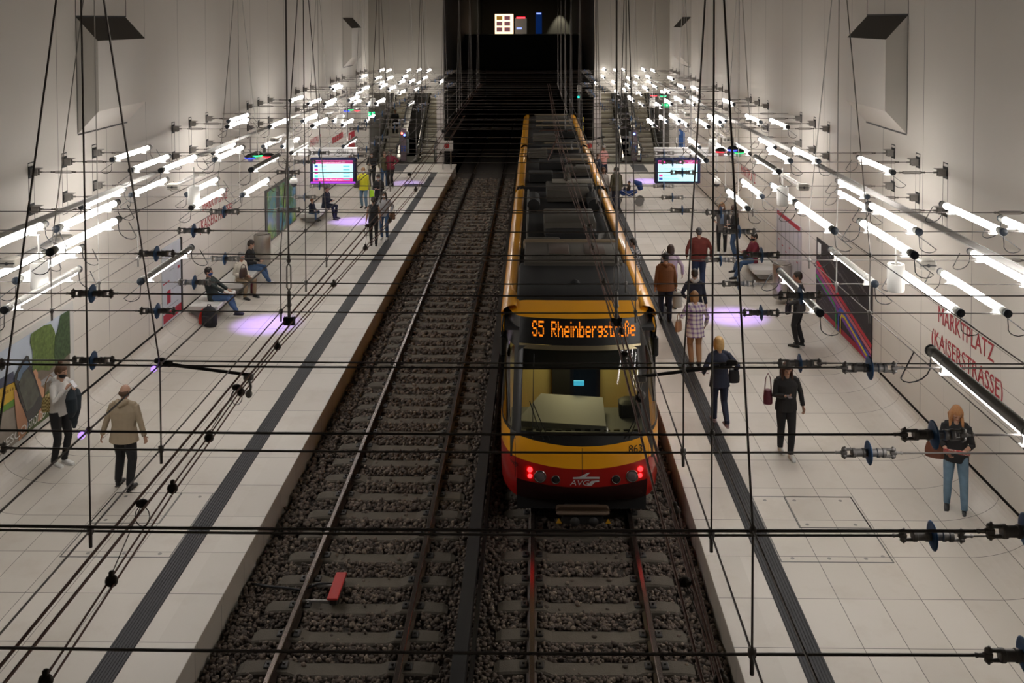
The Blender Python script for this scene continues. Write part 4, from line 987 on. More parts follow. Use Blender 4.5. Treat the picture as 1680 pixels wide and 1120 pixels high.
# narrow boards near the far end
for sd, px0, px1, py0, py1, c, lab in ((-1, 572, 581, 242, 210, (.45, .02, .03), 'narrow red board on the far left wall near the escalators'), (1, 1123.5, 1114.5, 242, 204, (.02, .13, .45), 'narrow blue board on the far right wall near the escalators')):
    y1_, y2_ = sorted((atX(px0, py0, sd * XW).y, atX(px1, py0, sd * XW).y)); z1 = atX(px0, py1, sd * XW).z
    g, w, h = panel('column_board', lab, 'board', sd, y1_, y2_, .55, min(z1, 2.2))
    wrect(g, 'board', sd, w, h, 0, 1, 0, 1, mat('board_%s' % ('red' if sd < 0 else 'blue'), c, .4), .03)
    wrect(g, 'pale_mark', sd, w, h, .1, .3, .85, .95, pm('white_ink', (.75, .75, .72)), .003, .031)
for u in range(5):
    p = atX(545 + u * 4.0, 231 - u * 2.2, -XW)
g = thing('striped_sign', 'short slanting red dashed sign on the far left wall', 'sign', (-XW, atX(545, 231, -XW).y, atX(545, 231, -XW).z))
L = atX(563, 222, -XW).y - atX(545, 231, -XW).y
for u in range(5): MB().box(.0, .02, L * u / 5, L * (u + .7) / 5, -.12, .12).build('dash', RED, g)
# benches and bins
def bench(sd, y0, y1, lab):
    g = thing('bench', lab, 'bench', (sd * 7.1, (y0 + y1) / 2, 0)); L = (y1 - y0) / 2
    prof = [(.50, .40), (.50, .28), (-.18, .30), (-.24, .33), (-.24, .40), (-.22, .42), (.48, .42)]
    m = MB(); m.prism([(sd * a, b) for a, b in (prof if sd > 0 else prof)], -L, L); m.build('seat_slab', WHITEGLOSS, g)
    m = MB(); m.prism([(sd * a, b) for a, b in ((.45, .10), (-.05, .14), (-.15, .29), (.45, .29))], -L + .12, L - .12); m.build('support', mat('bench_shadow_grey', (.28, .27, .26), .5), g)
bench(-1, 22.9, 24.3, 'white bench on the left wall with the man in a blue mask')
bench(-1, 24.9, 26.9, 'white bench on the left wall by the steel bin')
bench(-1, 33.9, 36.0, 'white bench on the left wall under the left departure screen')
bench(1, 26.4, 28.2, 'white bench on the right wall with the person in maroon')
def bin_(x, y, z, lab):
    g = thing('litter_bin', lab, 'bin', (x, y, z))
    MB().lathe([(.0, 0), (.235, 0), (.245, .02), (.245, .86), (.235, .88), (.22, .88), (.21, .84), (0, .84)], n=28).build('drum', STEEL, g, 'auto')
    MB().lathe([(.15, .845), (.18, .9), (.10, .93), (0, .93)], n=20).build('lid', STEEL, g, 'auto')
bin_(-7.2, 27.9, .18, 'brushed steel cylinder litter bin on the left wall'); bin_(7.2, 24.6, .18, 'brushed steel cylinder litter bin beside the dark map poster')

# ------------------------------------------------------------ violet floor spotlights, and light added over the escalators
def spot(name, lab, px, py, col, e, size=48, z=ZL - .05):
    t = atZ(px, py, 0); g = thing(name, lab, 'lamp', (t.x, t.y, z))
    MB().lathe([(0, .16), (.04, .16), (.045, 0), (.04, .0), (.036, .1), (0, .1)], n=14).build('can', DARKMET, g, 'auto')
    MB().lathe([(0, .02), (.034, .02)], n=14).build('lens', mat('violet_lens', (.6, .4, 1), .3, emit=(.5, .3, 1), es=3), g)
    MB().cyl((0, 0, .16), (0, 0, ZU - z + .02), .006, n=6).build('stem', CABLE, g)
    l = bpy.data.lights.new('violet_beam', 'SPOT'); l.energy = e; l.color = col; l.spot_size = rad(size); l.spot_blend = 1.0; l.shadow_soft_size = .03
    lo = bpy.data.objects.new('violet_beam', l); COL.objects.link(lo); lo.parent = g; lo.location = (0, 0, -.01)
VIO = (.42, .25, 1.0)
spot('floor_spotlight', 'violet spotlight over the left platform near the seated people', 437, 532, VIO, 1700, 27)
spot('floor_spotlight', 'violet spotlight over the left platform near the glass panels', 578, 363, VIO, 1500, 27)
spot('floor_spotlight', 'violet spotlight over the right platform behind the woman in purple plaid', 1205, 519, VIO, 1700, 27)
spot('floor_spotlight', 'violet spotlight over the right platform by the pram', 1062, 297, VIO, 1500, 27)
spot('floor_spotlight', 'violet spotlight over the far left platform', 668, 300, VIO, 800, 25)
for sd in (-1, 1):
    l = bpy.data.lights.new('escalator_hall_fill', 'AREA'); l.shape = 'RECTANGLE'; l.size = 2.5; l.size_y = .4; l.energy = 260; l.color = (1, .92, .78)  # area light added to brighten the steps and hall
    lo = bpy.data.objects.new('escalator_hall_fill', l); COL.objects.link(lo); lo.location = (sd * 5.7, 53.5, 7.5); tag(lo, 'unseen area light added above the %s escalators' % ('left' if sd < 0 else 'right'), 'lamp')
# ============================================================ the tram
TX, HW = 1.55, 1.275
TZ = .09
YEL = mat('amber_lacquer', (.95, .42, .012), .28, coat=.5); REDL = mat('red_lacquer', (.42, .012, .010), .28, coat=.5)
BLK = mat('black_lacquer', (.010, .010, .010), .3); MATTB = mat('matt_roof_black', (.006, .006, .006), .7); ROOFG = mat('roof_grey_plate', (.085, .075, .06), .6, .2, var=.15, vs=4)
GL = bpy.data.materials.new('cab_glass'); GL.use_nodes = True
_nt = GL.node_tree; _nt.nodes.remove(_nt.nodes['Principled BSDF'])
_o = _nt.nodes['Material Output']; _t = _nt.nodes.new('ShaderNodeBsdfTransparent'); _t.inputs[0].default_value = (.72, .75, .72, 1)
_g = _nt.nodes.new('ShaderNodeBsdfGlossy'); _g.inputs['Roughness'].default_value = .03; _fr = _nt.nodes.new('ShaderNodeFresnel'); _fr.inputs[0].default_value = 1.5
_m = _nt.nodes.new('ShaderNodeMixShader'); _nt.links.new(_fr.outputs[0], _m.inputs[0]); _nt.links.new(_t.outputs[0], _m.inputs[1]); _nt.links.new(_g.outputs[0], _m.inputs[2]); _nt.links.new(_m.outputs[0], _o.inputs[0])
tram = thing('tram', 'yellow and red articulated tram with amber destination sign S5 and glowing red tail lights', 'tram', (TX, 0, TZ))
PLAN = [(0, 0), (.25, .005), (.5, .025), (.75, .06), (.92, .10), (1.0, .13), (1.06, .20), (1.13, .34), (1.20, .55), (1.25, .82), (1.275, 1.25)]
BASE = [(-.12, 14.52), (.05, 14.40), (.16, 14.36), (.46, 14.32), (.80, 14.36), (.92, 14.42), (2.06, 14.95), (2.12, 14.98), (2.51, 15.12), (2.55, 15.28), (2.58, 15.55), (2.60, 15.85)]
def baseY(z):
    if z <= BASE[0][0]: return BASE[0][1]
    for (a, y0), (b, y1) in zip(BASE, BASE[1:]):
        if z <= b: return y0 + (y1 - y0) * (z - a) / (b - a)
    return BASE[-1][1]
def nose(px, z, push=0.0):
    """point of the nose skin at lateral px (-1.275..1.275) and height z"""
    a = abs(px)
    for (x0, d0), (x1, d1) in zip(PLAN, PLAN[1:]):
        if a <= x1 + 1e-6: d = d0 + (d1 - d0) * (a - x0) / (x1 - x0); break
    sc = 1 - .03 * max(0, z - 1.0) - .10 * max(0, z - 2.51) / .09 * .6
    return Vector((px * sc, baseY(z) + d - push, z))
XS = sorted(set([-x for x, _ in PLAN] + [x for x, _ in PLAN]))
def patch(name, zf0, zf1, m, xs=XS, rows=4, push=0.0, parent=tram, smooth=True):
    R_ = []
    for i in range(rows + 1):
        R_.append([nose(x, zf0(x) + (zf1(x) - zf0(x)) * i / rows, push) for x in xs])
    return MB().grid(R_).build(name, m, parent, smooth)
c1 = lambda x: .46 + .12 * min(1, x * x); c0 = lambda x: .16 + .09 * min(1, x * x) ; c2 = lambda x: .79 + .11 * min(1.0, x * x)
cs = lambda x: -.10 if abs(x) > 1.0 else c0(x)
inner = [x for x in XS if abs(x) <= 1.0]
patch('bumper', lambda x: -.12, c0, mat('bumper_dark_red', (.035, .006, .006), .4), inner)
patch('red_band', c0, c1, REDL, inner)
for s in (-1, 1):
    xs = [x for x in XS if s * x >= 1.0]
    patch('red_corner', lambda x: -.10, c1, REDL, xs)
patch('yellow_front', c1, c2, YEL)
patch('windscreen_base', c2, lambda x: .96, BLK, rows=2)
patch('windscreen', lambda x: .96, lambda x: 2.06, GL, inner, rows=6)
for s in (-1, 1):
    xs = [x for x in XS if s * x >= 1.06 and abs(x) <= 1.25]
    patch('corner_window', lambda x: .96, lambda x: 2.06, GL, xs, rows=6)
    patch('windscreen_pillar', lambda x: .92, lambda x: 2.10, BLK, sorted([s * .93, s * 1.0, s * 1.075]), rows=6, push=.012)
    patch('window_post', lambda x: .90, lambda x: 2.12, BLK, sorted([s * 1.235, s * 1.275]), rows=4, push=.01)
patch('sign_sill', lambda x: 2.06, lambda x: 2.125, mat('sill_silver_bronze', (.30, .25, .15), .3, .7), inner, rows=1, push=.008)
for s in (-1, 1): patch('sign_cheek', lambda x: 2.06, lambda x: 2.51, BLK, [x for x in XS if s * x >= 1.0], rows=2)
signp = patch('destination_sign', lambda x: 2.125, lambda x: 2.51, BLK, inner, rows=3)
patch('yellow_brow', lambda x: 2.51, lambda x: 2.60, YEL, rows=6)
for x in (0,):
    MB().tube([nose(0, .17 + i * .1, .002) for i in range(7)], .0035, 4).build('seam', DARKMET, tram)
for s in (-1, 1): MB().tube([nose(s * 1.02, c0(1) + i * .1, .002) for i in range(7)], .003, 4).build('seam', DARKMET, tram)
# LED destination text
LED = mat('amber_led', (1, .35, .02), .5, emit=(1, .23, .008), es=1.0)
def nosetext(name, body, size, px0, px1, pyc, D, m, parent, bold=0.0, tilt=0.0, shear=0.0):
    a = atY(px0, pyc, D); b = atY(px1, pyc, D)
    t = textmesh(name, body, size, m, None, None, align='LEFT'); w = max(v.co.x for v in t.data.vertices)
    zc = a.z - TZ; M_ = Matrix.Rotation(PI / 2 + tilt, 4, 'X') @ Matrix(((1, shear, 0, 0), (0, 1, 0, 0), (0, 0, 1, 0), (0, 0, 0, 1))) @ Matrix.Diagonal(((b.x - a.x) / w, 1, 1, 1))
    t.data.transform(Matrix.Translation((a.x - TX, 0, zc)) @ M_)
    for v in t.data.vertices: v.co.y = nose(v.co.x, v.co.z).y - .012 - (.004 if bold else 0)
    t.parent = parent; return t
# dot-matrix letters: 5 wide, 9 high incl. descender rows
DM = {'S': ['01110','10001','10000','01110','00001','10001','01110'], '5': ['11111','10000','11110','00001','00001','10001','01110'], 'R': ['11110','10001','10001','11110','10100','10010','10001'],
      'h': ['10000','10000','10110','11001','10001','10001','10001'], 'e': ['00000','00000','01110','10001','11111','10000','01110'], 'i': ['1','0','1','1','1','1','1'], 'n': ['00000','00000','10110','11001','10001','10001','10001'],
      'b': ['10000','10000','10110','11001','10001','10001','11110'], 'r': ['0000','0000','1011','1100','1000','1000','1000'], 'g': ['00000','00000','01111','10001','01111','00001','01110'], 's': ['0000','0000','0111','1000','0110','0001','1110'],
      't': ['010','010','111','010','010','010','011'], 'a': ['00000','00000','01110','00001','01111','10001','01111'], 'ß': ['0110','1001','1010','1001','1001','1001','1010'], ' ': ['00'] * 7}
a_ = atY(873, 540, 15.08); b_ = atY(1043, 540, 15.08); z_t = atY(950, 528, 15.07).z - TZ; z_b = atY(950, 551.5, 15.07).z - TZ
txt = 'S5  Rheinbergstraße'; ncol = sum(len(DM[c][0]) + 1 for c in txt) - 1; dx = (b_.x - a_.x) / ncol; dz = (z_t - z_b) / 7
cx_ = 0
for c in txt:
    w_ = len(DM[c][0]); mb = MB()
    for r_, row in enumerate(DM[c]):
        for k, bit in enumerate(row):
            if bit == '1':
                x = a_.x - TX + (cx_ + k + .5) * dx; z = z_t - (r_ + .5) * dz; y = nose(x, z).y - .012
                mb.add([(x - dx * .46, y, z - dz * .5), (x + dx * .46, y, z - dz * .5), (x + dx * .46, y, z + dz * .42), (x - dx * .46, y, z + dz * .42)], [(0, 1, 2, 3)])
    cx_ += w_ + 1
    if mb.v: mb.build('led_letter', LED, signp)
nosetext('fleet_number', '863', .16, 1031, 1054, 736, 14.42, mat('decal_black', (.01, .01, .01), .5), tram)
nosetext('letter_mark', 'A', .09, 1047, 1055, 807, 14.5, mat('decal_dim', (.12, .05, .04), .5), tram)
WD = mat('decal_white', (.72, .72, .72), .4)
logo = nosetext('company_lettering', 'AVG', .125, 936, 966, 791.5, 14.35, WD, tram, shear=.25)
def decal(nm, pts, D=14.34, m=WD):
    P = [atY(x, y, D) for x, y in pts]; vs = [(p.x - TX, nose(p.x - TX, p.z - TZ).y - .012, p.z - TZ) for p in P]
    return MB().add(vs, [tuple(range(len(vs)))]).build(nm, m, tram)
decal('logo_wing', [(940, 785), (940, 782), (951, 781), (964, 774), (968, 774), (961, 781), (983.5, 781.5), (983.5, 785)])
decal('logo_tail', [(963, 797), (970, 788.5), (983, 787), (983, 790.5), (976, 791), (970, 797)])
t = nosetext('side_lettering', 'wege', .11, 838, 851, 733, 15.0, MATS['decal_black'], tram)
for v in t.data.vertices: v.co.y -= .01
# lamps
def disc(nm, px, py, r, m, D=14.44, rim=True):
    p = atY(px, py, D); x, z = p.x - TX, p.z - TZ; y = nose(x, z).y
    if rim: MB().lathe([(r * 1.18, -.004), (r * 1.18, -.02), (r, -.024), (r * .95, -.008)], (x, y, z), 20, axis='y').build('lamp_rim', mat('chrome_rim', (.35, .33, .32), .2, .9), tram, True)
    o = MB().ell((x, y - .006, z), (r, .022, r), 18, 10).build(nm, m, tram, True); return o
TAIL = mat('tail_lamp_red', (1, .05, .05), .3, emit=(1, .01, .012), es=9)
for px in (869.5, 1050): disc('tail_lamp', px, 767.5, .040, TAIL, rim=False); 
for px in (869.5, 1050): disc('tail_lamp', px, 778.5, .034, TAIL, rim=False)
for px in (886, 1036.5): disc('headlamp', px, 778, .082, mat('headlamp_glass', (.30, .24, .25), .12, .6))
for px in (911.5, 1010): disc('fog_lamp', px, 782, .058, mat('dark_lens', (.04, .035, .035), .1, .4))
# wipers
for s, pts in ((-1, ((868, 661), (880, 690), (892, 712))), (-1, ((874, 664), (888, 690), (901, 712))), (1, ((1048, 676), (1036, 694), (1023, 712))), (1, ((1052, 678), (1040, 696), (1030, 712)))):
    P = []
    for x, y in pts:
        p = atY(x, y, 14.6); P.append(nose(p.x - TX, p.z - TZ, .02))
    MB().tube(P, .009, 5).build('wiper', BLK, tram)
P = [atY(x, y, 14.7) for x, y in ((873.5, 590), (873.5, 640), (873.5, 706))]; MB().tube([nose(p.x - TX, p.z - TZ, .015) for p in P], .007, 5).build('wiper', BLK, tram)
# cab interior
cab = mat('cab_ochre', (.55, .45, .2), .7); dk = mat('cab_dark', (.02, .02, .022), .6)
MB().box(-1.15, 1.15, 16.6, 16.65, .3, 2.4).build('cab_bulkhead', cab, tram)
MB().box(-.42, .38, 16.52, 16.6, .3, 1.75).build('bulkhead_door', dk, tram)
for x in (-.95, .95): MB().box(x - .1, x + .1, 16.5, 16.6, 1.5, 1.6).build('bulkhead_handle', dk, tram)
m = MB(); pts = [(-1.0, 14.75), (.38, 14.62), (.38, 15.35), (-.62, 15.45)]
m.add([(x, y, .99 + (y - 14.6) * .22) for x, y in pts] + [(x, y, .80) for x, y in pts], [(0, 1, 2, 3), (4, 7, 6, 5), (0, 4, 5, 1), (1, 5, 6, 2), (2, 6, 7, 3), (3, 7, 4, 0)]); m.build('dashboard_cover', mat('dash_grey', (.22, .215, .20), .6), tram)
MB().box(-1.1, 1.1, 14.55, 15.5, .55, .93).build('dashboard', mat('dash_sill', (.10, .10, .095), .6), tram)
m = MB()
for i in range(12): x = -.85 + i * .15; m.box(x, x + .09, 14.60, 14.64, .925, .945)
m.build('vent_slots', BLK, tram)
MB().bbox((.12, 15.9, 1.15), (.5, .14, .8), .06).build('driver_seat', mat('seat_blue_black', (.02, .03, .06), .8), tram, 'auto')
MB().bbox((.8, 15.2, 1.05), (.35, .3, .3), .05).build('control_console', dk, tram, 'auto')
MB().bbox((.0, 15.5, 1.33), (.17, .03, .08), .005).build('cab_monitor', mat('monitor_blue', (.1, .5, .8), .4, emit=(.05, .42, .62), es=1.0), tram)
MB().box(-.98, .98, 15.05, 15.07, 1.72, 2.1).build('sun_blind', mat('blind_grey', (.06, .06, .058), .8), tram)
MB().box(-1.2, 1.2, 14.9, 26, .25, .3).build('floor_plate', dk, tram); MB().box(-1.2, 1.2, 15.2, 16.6, 2.3, 2.35).build('cab_ceiling', dk, tram)
l = bpy.data.lights.new('cab_lamp', 'AREA'); l.size = .6; l.energy = 22; l.color = (1, .85, .45); lo = bpy.data.objects.new('cab_lamp', l); COL.objects.link(lo); lo.parent = tram; lo.location = (0, 16.1, 2.25)
# coupler and underside
m = MB(); m.add([nose(x, z, .0) + Vector((0, dy, 0)) for x, z, dy in ((-.35, -.02, -.34), (-.42, -.1, -.36), (.42, -.1, -.36), (.35, -.02, -.34), (-.30, .03, .02), (.30, .03, .02))], [(0, 1, 2, 3)])
m.bbox((0, 14.25, -.13), (.80, .26, .05), .02); m.build('coupler_cover', mat('dusty_brown_metal', (.13, .09, .06), .6, .3), tram)
MB().bbox((0, 14.35, -.24), (.62, .36, .16), .03).build('coupler', MATTB, tram, 'auto')
MB().box(-1.0, 1.0, 14.62, 15.2, -.30, -.05).build('underframe', BLACKWALL, tram)
for x in (-.36, .38):
    MB().add([(x - .045, 14.16, -.29), (x + .045, 14.16, -.29), (x, 14.16, -.21)], [(0, 1, 2)]).build('warning_triangle', mat('triangle_yellow', (.5, .26, .01), .5), tram)
for x in (-.12, .16): MB().lathe([(.0, -.05), (.07, -.04), (.085, .0)], (x, 14.2, -.27), 14, axis='y').build('coupler_face', DARKMET, tram, True)
# mirrors
for s in (-1, 1):
    p0 = nose(s * 1.2, 2.42, .0); x = s * 1.30
    m = MB(); m.tube([p0, p0 + Vector((s * .08, -.15, .02)), p0 + Vector((s * .10, -.22, -.12)), p0 + Vector((s * .08, -.2, -.34))], .014, 6); m.build('mirror_arm', BLK, tram, True)
    MB().bbox(tuple(p0 + Vector((s * .09, -.2, -.45))), (.10, .08, .34), .03).build('mirror', BLK, tram, 'auto')
    MB().bbox(tuple(nose(s * 1.275, 1.95) + Vector((s * .02, 0, 0))), (.04, .07, .10), .012).build('side_marker', mat('marker_orange', (.7, .10, .01), .4), tram)
# body sections
def section(y0, y1, first, last):
    for s in (-1, 1):
        # side with windows
        m = MB(); x = s * HW; y00 = y0 if not first else 15.7
        a, b = sorted((x, x - s * .05)); m.box(a, b, y00, y1, .96, 2.12, 2); m.box(a, b, y00, y1, .2, .96, 0); m.box(a, b, y00, y1, -.1, .2, 1); m.box(a, b, y00, y1, 2.1, 2.46, 0)
        m.build('body_side', [YEL, REDL, BLK], tram)
        # cantrail: rounded amber shoulder
        ya = y00 - (.15 if first else 0); R_ = []
        pr = [(HW, 2.40), (HW - .01, 2.47), (HW - .05, 2.54), (HW - .12, 2.585), (HW - .22, 2.60), (HW - .26, 2.585), (HW - .27, 2.50)]
        for y in (ya, y1): R_.append([(s * px, y, pz) for px, pz in pr])
        MB().grid(R_, flip=(s > 0)).build('shoulder', YEL, tram, True)
    MB().box(-HW + .2, HW - .2, y0 + (.9 if first else 0), y1, 2.50, 2.53).build('roof_deck', MATTB, tram)
section(15.3, 26.3, True, False); section(26.9, 35.1, False, False); section(35.7, 46.8, False, True)
for y in (26.3, 35.1):
    m = MB()
    for i in range(6):
        yy = y + i * .1; m.tube([(-HW + .04, yy + .05, .2), (-HW + .04, yy + .05, 2.35), (-HW + .14, yy + .05, 2.5), (HW - .14, yy + .05, 2.5), (HW - .04, yy + .05, 2.35), (HW - .04, yy + .05, .2)], .05, 6)
    m.build('bellows', RUBBER, tram)
m = MB(); m.box(-HW + .02, HW - .02, 46.7, 46.85, -.1, 2.5); m.build('rear_wall', YEL, tram)
# roof equipment (front to back)
R = lambda nm, x0, x1, y0, y1, z0, z1, mt, bv=.02: MB().bbox(((x0 + x1) / 2, (y0 + y1) / 2, (z0 + z1) / 2), (x1 - x0, y1 - y0, z1 - z0), bv).build(nm, mt, tram, 'auto')
m = MB(); R_ = []
for y, z in ((15.75, 2.56), (15.9, 2.64), (16.3, 2.68), (17.9, 2.68)):
    R_.append([(x, y - .0 + .06 * (x / 1.02) ** 2, z - (.06 if abs(x) > .98 else 0)) for x in (-1.02, -.97, -.5, 0, .5, .97, 1.02)])
m.grid(R_); m.build('front_roof_cover', MATTB, tram, True)
MB().lathe([(.09, 2.68), (.07, 2.71), (.02, 2.74), (0, 2.74)], (-.02, 16.6, 0), 14).build('antenna_dome', MATTB, tram, True)
R('air_conditioner', -.92, .92, 17.75, 19.3, 2.55, 2.76, ROOFG); R('unit_front_rail', -.95, .95, 19.32, 19.42, 2.6, 2.80, mat('rail_bronze', (.26, .2, .13), .5, .4)); R('unit_back_rail', -.9, -.2, 19.7, 19.85, 2.6, 2.74, ROOFG)
for x in (-.45, .25): R('vent_cover', x, x + .4, 18.3, 19.1, 2.76, 2.775, mat('vent_brown', (.09, .065, .05), .6))
m = MB()
for i in range(26): x = -.85 + i * .068; m.box(x, x + .012, 18.02, 18.06, 2.76, 2.768)
m.build('rivet_row', DARKMET, tram)
R('resistor_box', -.52, .62, 20.8, 22.3, 2.55, 2.85, ROOFG); R('resistor_front', -.5, .6, 20.2, 20.8, 2.53, 2.72, MATTB)
MB().add([(.62, 20.3, 2.56), (1.0, 20.2, 2.56), (1.0, 21.2, 2.56), (.66, 20.7, 2.62)], [(0, 1, 2, 3)]).build('air_duct', ROOFG, tram)
R('converter_box', -.42, .68, 24.6, 26.0, 2.55, 2.87, ROOFG); R('converter_lid', -.25, .85, 25.6, 26.2, 2.87, 2.90, mat('lid_pale', (.26, .24, .2), .6)); MB().cyl((.15, 26, 2.87), (.15, 26, 3.1), .09, n=14).build('insulator_pot', ROOFG, tram)
for s in (-1, 1): MB().cyl((s * .75, 23.5, 2.68), (s * .75, 24.6, 2.68), .16, n=14).build('air_tank', MATTB, tram)
for i, (y, a, b, c) in enumerate(((27.6, -.9, -.2, 0), (28.7, .2, .95, 1), (29.9, -.6, .3, 0), (31.2, .3, 1.0, 1), (32.4, -.95, -.3, 1), (33.6, -.1, .8, 0), (36.8, -.8, .2, 1), (38.0, .1, .9, 0), (41.2, -.4, .6, 0), (43.6, -.7, .7, 1))):
    R('roof_box', a, b, y, y + .75, 2.55, 2.80, (MATTB, ROOFG)[c])
bar = mat('bar_bronze', (.30, .24, .16), .5, .3)
for y, a, b in ((30.6, -.2, 1.0), (33.2, -.5, .85), (34.6, -.4, .9), (40.4, -.7, .95), (42.2, -.7, .95), (45.0, -.75, .8)): R('roof_bar', a, b, y, y + .12, 2.74, 2.80, bar)
for s in (-1, 1): MB().tube([(s * .88, 20, 2.62), (s * .9, 26, 2.62)], .025, 6).build('roof_pipe', ROOFG, tram)
# folded pantograph
g_ = mat('pantograph_red_brown', (.12, .06, .045), .5, .4)
m = MB(); m.tube([(-.35, 30.2, 2.75), (0, 31.6, 3.3), (.0, 30.0, 3.72)], .022, 6); m.tube([(.35, 30.2, 2.75), (0, 31.6, 3.3)], .022, 6); m.tube([(-.6, 30, 3.75), (-.45, 30, 3.79), (.45, 30, 3.79), (.6, 30, 3.75)], .018, 6); m.build('pantograph', g_, tram)
# bogies
for y in (17.0, 25.0, 36.8, 44.5):
    m = MB()
    for s in (-1, 1):
        for q in (-.9, .9): m.lathe([(.0, -.06), (.33, -.06), (.33, .03), (.36, .04), (.36, .06), (0, .06)], (s * GAUGE, y + q, ZR - TZ + .335), 22, axis='x')
    m.build('bogie', DARKMET, tram)
# ============================================================ people
SKIN = mat('skin_light', (.46, .27, .19), .55); SKIN2 = mat('skin_ruddy', (.42, .21, .14), .55)
def cloth(n, c, **k): return mat('cloth_' + n, c, .85, **k)
def hairm(n, c): return mat('hair_' + n, c, .55, var=.3, vs=60)
def plaid(n, base, c1, c2, sc=9.0):
    if 'cloth_' + n in MATS: return MATS['cloth_' + n]
    m = mat('cloth_' + n, base, .85); b = NB(m); tc = b.nt.nodes.new('ShaderNodeTexCoord'); s = b.nt.nodes.new('ShaderNodeSeparateXYZ'); b.nt.links.new(tc.outputs['Object'], s.inputs[0])
    def bandf(v, per, w, ph=0.0):
        t = b.math('FRACT', b.math('ADD', b.math('MULTIPLY', v, per), ph)); return b.math('LESS_THAN', t, w)
    xx = b.math('ADD', s.outputs[0], b.math('MULTIPLY', s.outputs[1], .6))
    c = b.mix(b.math('MULTIPLY', bandf(xx, sc, .42), .6), base, c1); c = b.mix(b.math('MULTIPLY', bandf(s.outputs[2], sc, .42), .6), c, c1)
    c = b.mix(b.math('MULTIPLY', b.math('MULTIPLY', bandf(xx, sc, .42), bandf(s.outputs[2], sc, .42)), .7), c, c2)
    b.nt.links.new(c, b.b.inputs['Base Color']); return m
def ik(A, B, l1, l2, pole):
    A, B, pole = Vector(A), Vector(B), Vector(pole); d = B - A; L = min(d.length, (l1 + l2) * .999); d = d.normalized()
    B = A + d * L; a = (l1 * l1 - l2 * l2 + L * L) / (2 * L); h = math.sqrt(max(0, l1 * l1 - a * a))
    p = pole - d * pole.dot(d); p = p.normalized() if p.length > 1e-6 else Vector((0, 1, 0))
    return A + d * a + p * h, B
def hand(m, wr, d, n, S, curl=.5, side=1):
    d = d.normalized(); n = (n - d * n.dot(d)).normalized(); s = d.cross(n) * side
    m.tube([wr - d * .01 * S, wr + d * .03 * S, wr + d * .085 * S], [(.022 * S, .018 * S), (.034 * S, .014 * S), (.036 * S, .012 * S)], 10, ref=tuple(s))
    for i, L in enumerate((.066, .075, .070, .055)):
        b = wr + d * .08 * S + s * ((.027 - .018 * i) * S); c = curl * (1 + .12 * i)
        p1 = b + (d * cos(c * .5) + n * sin(c * .5)) * L * .45 * S; p2 = p1 + (d * cos(c * 1.3) + n * sin(c * 1.3)) * L * .32 * S; p3 = p2 + (d * cos(c * 2) + n * sin(c * 2)) * L * .25 * S
        m.tube([b, p1, p2, p3], [.0088 * S, .0085 * S, .008 * S, .0068 * S], 6)
    b = wr + d * .025 * S + s * .028 * S; p1 = b + (d * .6 + s * .75 + n * .2).normalized() * .04 * S; p2 = p1 + (d * .9 + s * .2 + n * .4).normalized() * .032 * S
    m.tube([b - s * .01 * S, p1, p2], [.012 * S, .0105 * S, .008 * S], 6)
PEOPLE = []
